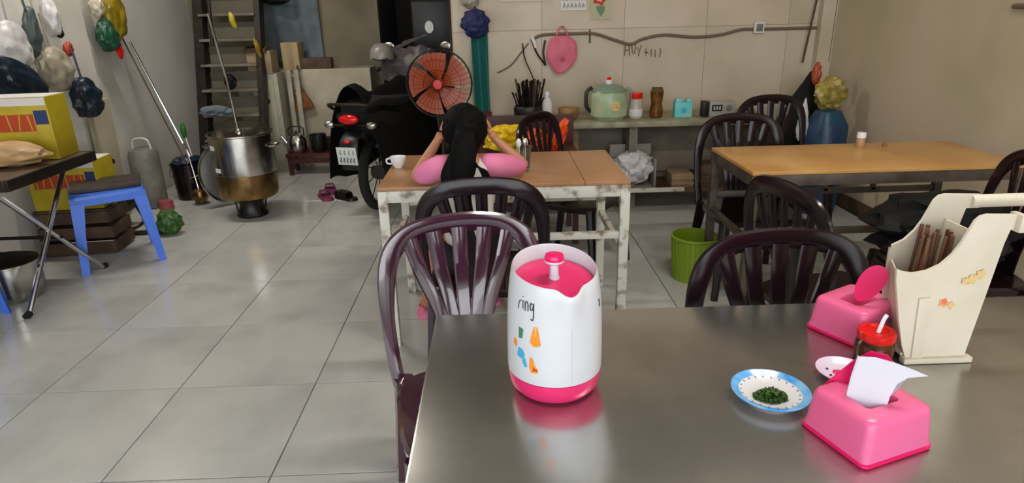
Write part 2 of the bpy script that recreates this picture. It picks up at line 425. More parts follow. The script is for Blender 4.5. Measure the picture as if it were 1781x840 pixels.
    for st in [ # handwriting: r i n g
        [(1.12, .186), (1.11, .197), (1.09, .201), (1.05, .203)],
        [(1.00, .204), (.99, .189)], [(1.005, .210), (1.0, .211)],
        [(.93, .187), (.935, .203), (.89, .204), (.86, .199), (.855, .187)],
        [(.76, .201), (.79, .203), (.81, .197), (.79, .190), (.745, .191), (.73, .203), (.725, .178), (.745, .172), (.79, .174)]]:
        MB().tube([W(d*1.0+.06, z-.003, .0004) for d, z in st], .0011, 5).build('handwritten_stroke', M_ink if st[0][0] < .95 else M_print, body)
    MB().tube([W(-.82, .190, .0004), W(-.86, .182, .0004), W(-.83, .176, .0004)], .001, 5).build('handwritten_stroke', M_ink, body)
jug()

# ------------------------------------------------------------------ napkin boxes
def rr(w_, d_, r, n=5):
    P = []
    for cx, cy, a0 in ((w_/2-r, d_/2-r, 0), (-w_/2+r, d_/2-r, PI/2), (-w_/2+r, -d_/2+r, PI), (w_/2-r, -d_/2+r, 1.5*PI)):
        for k in range(n+1):
            a = a0+PI/2*k/n; P.append((cx+r*math.cos(a), cy+r*math.sin(a)))
    return P
def loft(mb, rings, capb=True, capt=True):
    R = [[mb.b.verts.new(p) for p in r] for r in rings]; n = len(R[0])
    for A, B in zip(R, R[1:]):
        for k in range(n): mb.b.faces.new((A[k], A[(k+1) % n], B[(k+1) % n], B[k]))
    if capb: mb.b.faces.new(R[0][::-1])
    if capt: mb.b.faces.new(R[-1])
    return mb
def napkin_box(loc, rz, label, flap):
    t = thing('napkin_box', label, 'napkin box', loc, rz, 'pink napkin boxes')
    w_, d_ = .142, .126
    loft(MB(), [[(x, y, z) for x, y in rr(a, b, .012)] for a, b, z in [(w_, d_, 0), (w_+.004, d_+.004, .002), (w_+.004, d_+.004, .007), (w_-.004, d_-.004, .009)]]).build('base', M_hot2, t, label='deeper pink base rim')
    # shell: walls taper in, shoulders, oval opening with sunken rim
    def oval(a, b, z, n=24, dz=0):
        base = rr(w_, d_, .012); out = []
        for x, y in base:
            an = math.atan2(y/d_, x/w_); out.append((a*math.cos(an), b*math.sin(an), z))
        return out
    def sq(k, z, r=.014): return [(x, y, z) for x, y in rr(w_*k, d_*k, r)]
    rings = [sq(1.0, .008, .010), sq(.985, .02), sq(.95, .050), sq(.925, .066), sq(.89, .0725), sq(.84, .0755), oval(.050, .036, .0765), oval(.044, .031, .074), oval(.040, .028, .066), oval(.040, .028, .012)]
    for i, (x, y, z) in enumerate(rings[6]): rings[6][i] = (x, y, z-.004*(abs(x)/.05))
    loft(MB(), rings).build('shell', M_pink, t, ang=.8)
    return t
b1 = napkin_box((.584, .842, TZ), .33, 'pink napkin box nearest the camera with white napkin standing out of it', 1)
def w2l(root, p): return Matrix.Rotation(-root.rotation_euler.z, 3, 'Z') @ (Vector(p)-root.location)
fp = MB().prism([(-.072, -.012), (.030, -.030), (.034, .060), (.020, .074), (-.004, .076), (-.026, .056), (-.060, .010)], .0025, 'y').build('flap', M_hot2, b1, label='deep pink flap pushed up inside the opening')
fp.location = w2l(b1, (.592, .868, TZ+.060)); fp.rotation_euler = (-.12, 0, -.42-b1.rotation_euler.z)
b2 = napkin_box((.758, 1.196, TZ), .50, 'pink napkin box beside the cream chopstick caddy with oval lid raised', 2)
# raised oval flap on the second box
f2 = MB().prism([(.0235*math.cos(a)*(1-.18*math.sin(a)*-1)*(1 if 1 else 0), .043*math.sin(a)) for a in [2*PI*k/40 for k in range(40)]], .003, 'y', rot=(0, .42, 0)).build('flap', M_hot2, b2, label='deep pink oval flap standing up', ang=.9)
f2.location = w2l(b2, (.757, 1.165, TZ+.122)); f2.rotation_euler = (-.10, 0, -.55-b2.rotation_euler.z)
nko = [(-.034, -.012), (.028, -.018), (.033, .020), (.040, .044), (.054, .058), (.083, .068), (.060, .074), (.030, .080), (.0, .083), (-.026, .079), (-.031, .04)]
nko = [(x*.86, z*.92) for x, z in nko]
mb = MB(); mb.prism(nko, .001, 'y'); mb.prism([(x*.9-.003, z-.004) for x, z in nko], .001, 'y', c=(0, .006, 0)); mb.prism([(-.0292, -.011), (-.0266, .037), (-.0224, .0725), (-.0240, .0715), (-.0285, .037), (-.0315, -.010)], .006, 'y', c=(0, .003, 0))
bmesh.ops.triangulate(mb.b, faces=mb.b.faces[:])
nk = mb.build('napkin', M_napkin, smooth=False)
nk.location = (.572, .832, TZ+.070); nk.rotation_euler = (-.15, 0, -.50); tag(nk, 'folded white paper napkin standing out of the nearest pink napkin box', 'napkin')

# ------------------------------------------------------------------ plates, herbs
pl = thing('plate', 'small white plate with blue rim holding chopped herbs', 'plate', (.475, .955, TZ))
MB().lathe([(0, .004), (.030, .004), (.032, 0), (.036, 0), (.040, .006), (.058, .012), (.0655, .0165), (.067, .019), (.065, .0195), (.0560, .0150), (.040, .0095), (.034, .0075), (0, .0068)], seg=64).build('dish', M_white, pl)
MB().lathe([(.0535, .0147), (.0648, .0200), (.0676, .0194), (.0668, .0172), (.0655, .0192), (.0535, .0140)], seg=64).build('rim_band', M_blue, pl, label='blue glazed rim band')
for k in range(44):
    a = 2*PI*k/44; r = .0500
    MB().box((r*math.cos(a), r*math.sin(a), .0133), (.0035, .0025, .0008), rot=(0, -.25, a)).build('rim_mark', mat('rim_dash', (.45, .50, .62), .4), pl) if k % 2 == 0 else None
hb = MB()
for k in range(520):
    a = random.uniform(0, 2*PI); r = .024*math.sqrt(random.random()); h = .0075+.016*(1-(r/.025)**2)*random.random()
    L = random.uniform(.006, .012); d = Vector((random.uniform(-1, 1), random.uniform(-1, 1), random.uniform(-.2, .8))).normalized()
    sd = d.cross(Vector((random.uniform(-1, 1), random.uniform(-1, 1), 1))).normalized()*.0032
    p = Vector((r*math.cos(a)*1.2, r*math.sin(a)*.8, h+.003))
    vs = [hb.b.verts.new(q) for q in (p-d*L*.5, p+sd, p+d*L*.5, p-sd)]; hb.b.faces.new(vs)
o = hb.build('chopped_herbs', M_herb, loc=(.472, .945, TZ-.001), smooth=False); tag(o, 'small heap of chopped green herbs on the blue-rimmed plate', 'herbs', kind='stuff')
p2 = thing('saucer', 'small lavender-white saucer with pink flower print beside the near napkin box', 'saucer', (.640, 1.015, TZ))
MB().lathe([(0, .003), (.022, .003), (.024, 0), (.028, .001), (.040, .008), (.0475, .0135), (.049, .016), (.0470, .0155), (.037, .0095), (.026, .006), (0, .0055)], seg=48).build('dish', M_lav, p2)
for k in range(6):
    a = k*PI/3
    MB().blob((-.006+.0055*math.cos(a), .006+.0055*math.sin(a), .0066), (.0055, .0045, .0010), .05, sub=2, rot=(0, 0, 0)).build('flower_petal', M_hot, p2)
for x, y, m_ in ((-.022, .018, M_bluep), (-.026, -.004, M_purple), (.022, .020, M_purple), (.008, -.006, M_grpr)):
    MB().blob((x, y, .0075), (.003, .002, .0022), .05, sub=2).build('printed_mark', m_, p2)
for k, (x, y) in enumerate(((.008, -.016), (.018, -.010), (.003, -.024))):
    o = MB().blob((0, 0, .004), (.010, .006, .004), .1, sub=2, seed=k).build('lime_wedge', mat('lime', (.72, .74, .30), .4)); o.location = (.640+x, 1.015+y, TZ+.005); o.rotation_euler = (0, 0, k*.9)
    tag(o, 'tiny pale green lime wedge on the lavender saucer', 'lime', 'lime wedges on the saucer')

# chilli jar with red lid and spoon
jr = thing('chilli_jar', 'small chilli sauce jar with a red lid standing before the cream caddy', 'jar', (.730, 1.075, TZ))
MB().lathe([(0, 0), (.030, 0), (.034, .004), (.035, .02), (.0345, .038), (.030, .044), (.030, .047), (0, .047)], seg=36).build('body', M_sauce, jr)
MB().lathe([(0, .0465), (.0325, .0465), (.034, .049), (.034, .062), (.031, .065), (.022, .0655), (.021, .062), (0, .062)], seg=36, fn=lambda a, z: 1+.012*math.cos(18*a)).build('lid', M_red, jr)
sp = tag(MB().sweep(catmull([(0, 0, 0), (.003, 0, .014), (.008, .002, .028), (.013, .003, .036)], 5), .0045, .0025, (0, 1, 0), 8).build('spoon', M_white), 'short white-handled spoon stuck in the red-lidded chilli jar', 'spoon')
sp.location = (.728, 1.068, TZ+.0625)
tp = thing('toothpick_glass', 'small clear glass of odds and ends between far napkin box and cream caddy', 'glass', (.815, 1.165, TZ))
MB().lathe([(0, 0), (.018, 0), (.02, .003), (.022, .05), (.0215, .05), (.018, .005), (0, .004)], seg=24).build('cup', M_glass, tp)

# ------------------------------------------------------------------ cream chopstick caddy
cdx = thing('chopstick_caddy', 'cream plastic chopstick caddy with curved side panels and flower prints', 'caddy', (.84, 1.06, TZ))
near = [(-.055, .0), (.060, .0), (.066, .06), (.075, .15), (.083, .235), (.088, .262), (.115, .262), (.115, .290), (.040, .293), (.028, .290), (.020, .282), (.012, .262), (.004, .240), (-.008, .218), (-.026, .198), (-.050, .186), (-.075, .182), (-.095, .186), (-.108, .192), (-.104, .165), (-.085, .09), (-.068, .03)]
MB().prism([(x, z+.008) for x, z in near], .006, 'y').build('side_panel', M_cream, cdx)
p_ = MB().prism([(max(x, -.052+.10*max(0, .12-z)), z+.008) for x, z in near], .006, 'y', c=(.015, .135, 0)).build('side_panel', M_cream, cdx)
MB().box((.005, -.003, .006), (.135, .018, .012), bev=.003).build('foot', M_cream, cdx)
MB().box((.020, .138, .006), (.135, .018, .012), bev=.003).build('foot', M_cream, cdx)
MB().box((.055, .0675, .13), (.005, .128, .24), rot=(0, .08, 0), bev=.001).build('back_plate', M_cream, cdx)
loft(MB(), [[(-.060+t_, .003, .014), (-.063+t_, .003, .014), (-.022+t_, .132, .014), (-.019+t_, .132, .014)] if q == 0 else [(-.090+t_, .003, .165), (-.093+t_, .003, .165), (-.036+t_, .132, .165), (-.033+t_, .132, .165)] for q, t_ in ((0, .006), (1, .004))]).build('front_plate', M_cream, cdx, smooth=False)
MB().box((-.005, .0675, .016), (.115, .128, .006)).build('bottom_plate', M_cream, cdx)
MB().box((-.040, -.0045, .075), (.022, .005, .13), rot=(0, -.07, 0), bev=.002).build('rib', M_cream, cdx)
MB().tube([(.095, 0, .284), (.26, 0, .284)], .0135, 12).build('handle_bar', M_cream, cdx)
MB().tube([(.11, .135, .284), (.275, .135, .284)], .0135, 12).build('handle_bar', M_cream, cdx)
MB().box((.100, 0, .284), (.012, .030, .034), bev=.003).build('collar', M_cream, cdx)
MB().tube([(.262, -.012, .284), (.275, .147, .284)], .0135, 12).build('handle_bar', M_cream, cdx)
FL = [0]
def flat(mbpts, m, x, z, s=1, name='printed_flower'):
    FL[0] += 1
    MB().prism([(x+px*s, z+pz*s) for px, pz in mbpts], .0006, 'y', c=(0, -.0034-.0004*FL[0], 0)).build(name, m, cdx)
def flower(n=5, r=1, k=.35): return [(r*(1-k*abs(math.sin(n*a/2)))*math.cos(a), r*(1-k*abs(math.sin(n*a/2)))*math.sin(a)) for a in [2*PI*i/40 for i in range(40)]]
flat(flower(5), M_flpr, -.006, .128, .011); flat(flower(4), M_flye, .010, .122, .009); flat(flower(5, 1, .2), mat('coral_print', (.88, .45, .30), .5), -.005, .130, .006)
flat(flower(6), M_flye, .038, .175, .012); flat(flower(5), M_flye, .052, .185, .011); flat(flower(5), M_flye, .025, .172, .008)
for k in range(16):
    x = -.035+.075*((k*7) % 16)/15; y = .040+.075*((k*5) % 16)/15
    L = random.uniform(.215, .225)
    o = MB().tube([(0, 0, 0), (0, 0, L)], [.0025, .0035], 6).build('chopstick', M_chop)
    o.location = (.84+x+.004, 1.06+y, TZ+.020); o.rotation_euler = (random.uniform(-.05, .05), random.uniform(.0, .07), 0)
    tag(o, 'brown bamboo chopstick standing in the cream caddy', 'chopstick', 'chopsticks in the caddy')

# ------------------------------------------------------------------ chairs
def make_chair(m, label, loc, rz):
    t = thing('plastic_chair', label, 'chair', loc, rz, 'plum plastic chairs')
    def sup(a, b, k=4.2, n=40):
        return [(math.copysign(abs(math.cos(q))**(2/k), math.cos(q))*a, math.copysign(abs(math.sin(q))**(2/k), math.sin(q))*b) for q in [2*PI*i/n for i in range(n)]]
    R = [[(x, y-.01, z) for x, y in sup(a, b)] for a, b, z in [(.205, .205, .395), (.218, .215, .40), (.222, .218, .425), (.212, .208, .433), (.17, .17, .427), (.08, .08, .422)]]
    R2 = [[(x, y-.01, z) for x, y in sup(a, b)] for a, b, z in [(.195, .195, .395), (.195, .195, .415), (.08, .08, .415)]]
    mb = MB(); loft(mb, R2[::-1]+R); mb.build('seat', m, t)
    side = [(.207, .190, .40), (.219, .207, .52), (.222, .224, .64), (.213, .240, .745), (.187, .252, .815), (.135, .262, .855), (.07, .266, .870)]
    path = [(-x, y, z) for x, y, z in side]+[(0, .268, .874)]+side[::-1]
    path = catmull(path, 4)
    ra = [.019+.013*max(0, min(1, (p[2]-.60)/.25)) for p in path]
    MB().sweep(path, ra, .011, (0, 1, .15), 10, sup=.8).build('back_frame', m, t)
    # lower lip of the arch
    for i, xt in enumerate((-.140, -.072, 0, .072, .140)):
        xb = xt*.42; zt = .862-1.2*xt*xt
        pts = catmull([(xt*1.02, .258-.02*abs(xt), zt), (xt*.84, .244, .74), (xt*.56, .222, .63), (xb*1.0, .205, .54), (xb, .195, .425)], 4)
        n = len(pts); MB().sweep(pts, [.0225-.006*k/(n-1) for k in range(n)], .0045, (0, 1, .1), 8, sup=.7).build('slat', m, t)
    for sx in (-1, 1):
        MB().sweep([(sx*.188, -.190, .425), (sx*.205, -.212, .22), (sx*.222, -.232, 0)], [.030, .024, .018], [.024, .020, .016], (0, 1, 0), 8, sup=.7).build('leg', m, t)
        MB().sweep([(sx*.192, .180, .425), (sx*.208, .215, .22), (sx*.225, .250, 0)], [.030, .024, .018], [.024, .020, .016], (0, 1, 0), 8, sup=.7).build('leg', m, t)
    t.scale = (1, 1, .965)
    return t
ch0 = make_chair(M_chair_lit, 'plum plastic chair behind the left end of the steel table, white glints on its slats', (-.065, 1.455, 0), .20)
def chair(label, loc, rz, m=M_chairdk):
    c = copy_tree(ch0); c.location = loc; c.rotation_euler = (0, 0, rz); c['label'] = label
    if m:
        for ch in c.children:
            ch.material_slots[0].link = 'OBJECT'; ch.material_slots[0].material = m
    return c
chair('plum plastic chair in which the girl in pink sits', (-.06, 2.385, 0), PI)
chair('plum plastic chair at the steel table, just left of the far pink napkin box', (.715, 1.235, 0), -.02)
chair('plum plastic chair side-on before the left front corner of the orange-topped table', (1.19, 2.02, 0), PI/2+.2)
chair('dark plastic chair at the right picture edge above the cream caddy', (1.78, 2.27, 0), -PI/2-.1)
chair('plum plastic chair pushed in behind the left back corner of the orange-topped table', (1.31, 3.12, 0), -.02)
chair('plum plastic chair standing nearest the back wall, behind the orange-topped table', (1.80, 3.84, 0), .06)
chair('dark plastic chair behind the white-framed table beside the orange bag', (.44, 3.45, 0), .95)

# ------------------------------------------------------------------ tables behind
def frame_table(name, label, x0, x1, y0, y1, h, mtop, mframe, seam=None, shelf=.42, leg=.04):
    cx, cy = (x0+x1)/2, (y0+y1)/2; t = thing(name, label, 'table', (cx, cy, 0))
    w_, d_ = x1-x0, y1-y0
    if seam is None: MB().box((0, 0, h-.008), (w_, d_, .016), bev=.002).build('tabletop', mtop, t)
    else:
        a = seam-cx
        MB().box(((-w_/2+a)/2, 0, h-.008), (w_/2+a-.002, d_, .016), bev=.002).build('top_board', mtop, t)
        MB().box(((w_/2+a)/2, 0, h-.008), (w_/2-a-.002, d_, .016), bev=.002).build('top_board', mtop, t)
    for sx in (-1, 1):
        for sy in (-1, 1):
            MB().box((sx*(w_/2-leg/2), sy*(d_/2-leg/2), (h-.017)/2), (leg, leg, h-.018), bev=.003).build('leg', mframe, t)
    for sy in (-1, 1):
        MB().box((0, sy*(d_/2-leg/2), h-.042), (w_-2*leg, leg*.9, .05), bev=.002).build('apron', mframe, t)
    for sx in (-1, 1):
        MB().box((sx*(w_/2-leg/2), 0, h-.042), (leg*.9, d_-2*leg, .05), bev=.002).build('apron', mframe, t)
        MB().box((sx*(w_/2-leg/2), 0, shelf), (.025, d_-2*leg, .03), bev=.002).build('stretcher', mframe, t)
    return t, w_, d_
t, w_, d_ = frame_table('dining_table', 'white-painted steel table with brown board top where the girl sits', -.50, .55, 2.52, 3.15, .74, M_plywood2, M_whpaint, seam=.36)
MB().box((0, -d_/2+.02, .50), (w_-.08, .024, .03), bev=.002).build('stretcher', M_whpaint, t)
MB().box((0, d_/2-.02, .50), (w_-.08, .024, .03), bev=.002).build('stretcher', M_whpaint, t)
t, w_, d_ = frame_table('dining_table', 'orange plywood table on dark steel frame against the right wall', 1.09, 2.30, 2.60, 3.14, .74, M_plywood, M_brmetal, leg=.038)
MB().box((0, d_/2-.02, .50), (w_-.08, .02, .03), bev=.002).build('stretcher', M_brmetal, t)
MB().box((0, -d_/2+.02, .46), (w_-.08, .02, .03), bev=.002).build('stretcher', M_brmetal, t)
MB().box((0, d_/2-.02, .58), (.02, .02, .16)).build('strut', M_brmetal, t)
MB().box((.25, d_/2-.02, .58), (.02, .02, .16)).build('strut', M_brmetal, t)

cup = thing('cup', 'small white bowl-shaped cup on the left end of the brown-topped table', 'cup', (-.46, 2.88, .7405))
MB().lathe([(0, 0), (.018, 0), (.020, .006), (.030, .022), (.037, .045), (.038, .052), (.036, .052), (.028, .024), (.016, .010), (0, .009)], seg=28).build('bowl', M_white, cup)
MB().tube(catmull([(-.034, 0, .044), (-.052, 0, .040), (-.050, 0, .022), (-.030, 0, .018)], 4), .004).build('handle', M_white, cup)
gl = thing('glass_tumbler', 'clear tumbler holding spoons right of the girl on the brown-topped table', 'glass', (.115, 2.76, .7405))
MB().lathe([(0, 0), (.028, 0), (.030, .004), (.036, .11), (.0345, .11), (.028, .008), (0, .007)], seg=28).build('cup', M_glass, gl)
for k, (x, y, c_) in enumerate(((-.012, 0, M_white), (.010, .005, M_white), (.0, -.012, M_steel2))):
    o = MB().tube([(0, 0, 0), (0, 0, .10)], .0035, 6).blob((0, 0, .115), (.012, .004, .020), 0, sub=2).build('spoon', c_)
    o.location = (.115+x, 2.76+y, .7485); o.rotation_euler = (0, .06*(k-1), 0); tag(o, ['white spoon leaning left in the clear tumbler', 'upright white spoon in the clear tumbler', 'steel spoon leaning right in the clear tumbler'][k], 'spoon', 'spoons in the tumbler')
bt = thing('sauce_bottle', 'small white-capped bottle on the orange-topped table near the back edge', 'bottle', (1.80, 3.05, .7405))
MB().lathe([(0, 0), (.019, 0), (.020, .004), (.020, .038), (.016, .045), (0, .045)], seg=20).build('body', mat('tan_label', (.66, .50, .38), .4), bt)
MB().lathe([(0, .045), (.021, .045), (.022, .05), (.021, .072), (0, .075)], seg=20).build('cap', M_white, bt)
tag(MB().lathe([(0, 0), (.010, 0), (.011, .003), (.007, .018), (0, .022)], seg=14).build('bottle_cap', mat('brown_cap', (.5, .34, .26), .5), loc=(1.93, 3.06, .7405)), 'tiny brown cap lying right of the white-capped bottle', 'cap')  # loose brown bottle cap lying on the tabletop

# green basket
gb = thing('waste_basket', 'lime green ribbed plastic basket on the floor left of the orange table', 'basket', (1.06, 3.20, 0))
prf = [(0, .004), (.098, .004), (.10, 0), (.104, .0), (.112, .12), (.120, .235), (.127, .24), (.127, .248), (.118, .25), (.110, .12), (.098, .012), (0, .012)]
MB().lathe(prf, seg=64, fn=lambda a, z: 1+.012*math.cos(30*a)*(1 if z < .23 else 0)).build('tub', M_green, gb)
for k in range(28):
    a = 2*PI*k/28
    MB().sweep([(.106*math.cos(a), .106*math.sin(a), .01), (.1235*math.cos(a), .1235*math.sin(a), .235)], .003, .003, seg=5).build('rib', M_green, gb)

# ------------------------------------------------------------------ the girl
def skin(name, verts, edges, radii, roots, m, parent, sub=2):
    me = bpy.data.meshes.new(name); me.from_pydata(verts, edges, []); me.materials.append(m)
    o = bpy.data.objects.new(name, me); C.objects.link(o); o.parent = parent
    s_ = o.modifiers.new('skin', 'SKIN'); s_.use_smooth_shade = True
    lay = me.skin_vertices[0] if me.skin_vertices else None
    if lay is None:
        bm = bmesh.new(); bm.from_mesh(me); bm.verts.layers.skin.verify(); bm.to_mesh(me); bm.free(); lay = me.skin_vertices[0]
    for i, r in enumerate(radii):
        lay.data[i].radius = r if isinstance(r, tuple) else (r, r); lay.data[i].use_root = i in roots
    ss = o.modifiers.new('sub', 'SUBSURF'); ss.levels = sub; ss.render_levels = sub
    return o
def girl():
    gx, gy = -.125, 2.40
    g = thing('person', 'girl with black ponytail in pink and white shirt seated at the brown-topped table', 'person', (gx, gy, 0))
    V = []; E = []; Rr = []; names = {}
    def v(n, p, r, link=None):
        names[n] = len(V); V.append(p); Rr.append(r)
        if link: E.append((names[link], names[n]))
    v('pel', (0, 0, .505), (.105, .085))
    v('wai', (0, .02, .60), (.085, .070), 'pel'); v('che', (0, .05, .72), (.10, .075), 'wai')
    v('sho', (0, .07, .825), (.075, .055), 'che'); v('nec', (0, .085, .865), .040, 'sho'); v('nk2', (0, .10, .895), .036, 'nec')
    v('hd1', (0, .115, .930), (.055, .062), 'nk2'); v('hd2', (0, .115, .970), (.066, .076), 'hd1'); v('hd3', (0, .105, 1.01), (.055, .065), 'hd2')
    for s, n in ((-1, 'L'), (1, 'R')):
        v('sh'+n, (s*.115, .08, .825), .044, 'sho')
        el = (-.215, .135, .770) if s < 0 else (.240, .255, .782)
        wr = (-.125, .235, .905) if s < 0 else (.120, .290, .895)
        v('ua'+n, ((s*.115+el[0])/2, (.08+el[1])/2, .808), .036, 'sh'+n)
        v('el'+n, el, .030, 'ua'+n)
        v('fa'+n, tuple((a*.6+b*.4) for a, b in zip(el, wr)), .028, 'el'+n)
        v('wr'+n, wr, .018, 'fa'+n)
        v('pa'+n, (wr[0]-s*.020, wr[1]-.010, wr[2]+.035), (.024, .012), 'wr'+n)
        kn = (s*.11-.03, .36, .475); an = (-.245, .435, .085) if s < 0 else (.085, .56, .085)
        v('hi'+n, (s*.075, .05, .485), .068, 'pel'); v('th'+n, ((s*.075+kn[0])/2, .21, .485), .058, 'hi'+n)
        v('kn'+n, kn, .044, 'th'+n); v('ca'+n, tuple(a*.62+b*.38 for a, b in zip(kn, an)), .042, 'kn'+n)
        v('an'+n, an, .026, 'ca'+n)
        v('he'+n, (an[0], an[1]+.01, .052), .026, 'an'+n)
        v('to'+n, (an[0]-(.03 if s < 0 else 0), an[1]+(.10), .040), (.030, .018), 'he'+n)
    roots = {0}
    # fingers: short chains rooted in the palm
    for s, n in ((-1, 'L'), (1, 'R')):
        px, py, pz = V[names['pa'+n]]
        for k, (off, L) in enumerate(((-.018, .046), (-.006, .052), (.006, .049), (.017, .038))):
            b0 = len(V); roots.add(b0)
            V.append((px, py+off, pz+.012)); Rr.append(.0075)
            V.append((px-s*.008, py+off*1.1, pz+.012+L*.45)); Rr.append(.007); E.append((b0, b0+1))
            V.append((px-s*.022, py+off*1.1, pz+.012+L*.85)); Rr.append(.0062); E.append((b0+1, b0+2))
        b0 = len(V); roots.add(b0)
        V.append((px-s*.002, py-.018, pz-.008)); Rr.append(.0085)
        V.append((px-s*.014, py-.032, pz+.012)); Rr.append(.0075); E.append((b0, b0+1))
        V.append((px-s*.022, py-.036, pz+.030)); Rr.append(.0065); E.append((b0+1, b0+2))
    body = skin('body', V, E, Rr, roots, M_skin, g)
    # face and ears
    MB().blob((0, .195, .955), (.009, .014, .014), 0, sub=2).build('nose', M_skin, body)
    MB().blob((0, .185, .928), (.018, .008, .005), 0, sub=2).build('mouth', mat('lips', (.68, .33, .30), .5), body)
    for s in (-1, 1):
        e = MB().blob((s*.026, .182, .978), (.011, .008, .006), 0, sub=2).build('eye', M_white, body)
        MB().blob((s*.026, .188, .978), (.005, .004, .005), 0, sub=2).build('iris', M_black, body)
        MB().blob((s*.068, .118, .965), (.008, .014, .022), 0, sub=2).build('ear', M_skin, body)
    # clothes
    skin('shirt', [(0, 0, .50), (0, .018, .60), (0, .05, .72), (0, .055, .805), (0, .078, .872), (-.085, .060, .815), (.085, .060, .815)], [(0, 1), (1, 2), (2, 3), (3, 4), (3, 5), (3, 6)], [(.118, .098), (.105, .088), (.125, .092), (.085, .072), (.056, .050), .058, .058], {0}, M_whcl, g)
    for s in (-1, 1):
        el = Vector((-.215, .135, .770) if s < 0 else (.240, .255, .782))
        a = Vector((s*.050, .046, .858)); b = Vector((s*.105, .056, .836))
        m1 = b.lerp(el, .5); e2 = b.lerp(el, .97)
        skin('sleeve', [a, b, m1, e2], [(0, 1), (1, 2), (2, 3)], [.034, .054, .052, .030], {0}, M_pinkcl, g)
    skin('shorts', [(0, 0, .52), (-.075, .05, .487), (-.092, .20, .49), (.075, .05, .487), (.058, .20, .49)], [(0, 1), (1, 2), (0, 3), (3, 4)], [(.118, .098), .078, .070, .078, .070], {0}, M_dkcl, g)
    # hair: cap, ponytail, stray locks
    hc = MB(); hc.blob((0, .098, .978), (.089, .094, .100), .06, 5, 4)
    for v_ in hc.b.verts:
        if v_.co.y > .15 and v_.co.z < 1.02: v_.co.y = .15+(v_.co.y-.15)*.15
        if v_.co.z < .92: v_.co.x *= .9
    hair = hc.build('hair', M_hair, g)
    MB().sweep(catmull([(0, .01, .985), (.002, -.015, .955), (-.002, -.030, .90), (-.010, -.045, .84), (-.016, -.060, .78), (-.012, -.070, .72), (-.005, -.065, .66)], 5), [.034+.016*math.sin(PI*min(1, k/24))*(1+.15*math.sin(k)) for k in range(31)], [.018+.012*math.sin(PI*min(1, k/24)) for k in range(31)], (0, 1, 0), 12).build('ponytail', M_hair, hair)
    MB().lathe([(.020, -.008), (.026, 0), (.020, .008)], c=(0, -.006, .965), seg=16).build('hair_tie', M_dkcl, hair)
    MB().sweep(catmull([(-.008, -.025, .93), (-.045, -.03, .87), (-.066, -.055, .82), (-.055, -.06, .77)], 5), .028, .014, (0, 1, 0), 10).build('lock', M_hair, hair)
    for k in range(5):
        MB().tube(catmull([(.006, -.03, .93), (.035, -.035, .88-.005*k), (.060+.006*k, -.045, .835), (.072+.007*k, -.05, .80-.008*k)], 5), .0035, 6).build('lock', M_hair, hair)
    # pink sandals on the feet
    for s, an in ((-1, (-.245, .435)), (1, (.085, .56))):
        dx = -.012 if s < 0 else 0
        sd = MB(); loft(sd, [[(x*1.0+an[0]+dx, y+an[1]+.045, z) for x, y in rr(.078, .185, .034)] for z in (0.0, .008, .018)]); sd = sd.build('sandal', M_pinkcl, g)
        MB().sweep([(an[0]+dx-.036, an[1]+.085, .018), (an[0]+dx-.022, an[1]+.08, .056), (an[0]+dx+.022, an[1]+.08, .056), (an[0]+dx+.036, an[1]+.085, .018)], .016, .004, (0, 0, 1), 8).build('strap', M_pinkcl, sd)
    ph = tag(MB().box((0, 0, 0), (.13, .008, .068), rot=(.3, 0, 0), bev=.002).build('mobile_phone', M_black, loc=(gx-.002, gy+.315, .945)), 'dark mobile phone held up between the hands of the girl in pink', 'phone')
girl()

# ------------------------------------------------------------------ floor fan with orange blades
def fan():
    t = thing('pedestal_fan', 'pedestal fan with orange blades and pink hub behind the girl', 'fan', (-.36, 4.22, 0), -.10)
    MB().lathe([(0, 0), (.17, 0), (.18, .012), (.15, .03), (.04, .05), (.03, .07), (0, .07)], seg=36).build('base', M_black, t)
    MB().tube([(0, 0, .06), (0, .0, .86)], .017, 12).build('pole', M_dkmetal, t)
    cz = .985
    m = MB(); m.lathe([(0, -.09), (.04, -.085), (.062, -.05), (.065, 0), (.055, .03), (0, .03)], c=(0, .05, cz), seg=28, rot=(PI/2, 0, 0)); m.box((0, .03, cz-.08), (.04, .05, .10), bev=.008); m.build('motor_housing', M_black, t)
    R_ = .213
    for k in range(5):
        a0 = 2*PI*k/5+.3
        def bl(u, v):
            r = .028+(.195-.028)*u; a = a0+(v-.5)*(1.12-.12*abs(u-.6)) + .25*u
            return Vector((r*math.cos(a), -.045+.030*(v-.5)*(1-.4*u), cz+r*math.sin(a)))
        MB().grid(bl, 12, 8, .002).build('blade', M_orange, t)
    MB().lathe([(0, -.02), (.030, -.018), (.036, -.004), (.036, .012), (0, .012)], c=(0, -.058, cz), seg=28, rot=(-PI/2, 0, 0)).build('hub', mat('coral_red_hub', (.82, .20, .22), .4), t)
    for y, name in ((-.095, 'front_guard'), (.035, 'rear_guard')):
        g = MB()
        for r, th in ((R_, .004), (R_*.72, .0013), (R_*.42, .0013), (.035, .003)):
            k = 1 if r == R_ else .0
            yy = y if r < R_ else -.02
            g.tube([(r*math.cos(a), yy if r < R_ else (y*.2-.02), cz+r*math.sin(a)) for a in [2*PI*i/64 for i in range(64)]], th, 6, True)
        for i in range(36):
            a = 2*PI*i/36; g.tube([(.03*math.cos(a), y, cz+.03*math.sin(a)), (R_*.8*math.cos(a), y*.95, cz+R_*.8*math.sin(a)), (R_*math.cos(a), y*.2-.02, cz+R_*math.sin(a))], .0009, 4)
        g.build(name, M_dkmetal, t)
fan()

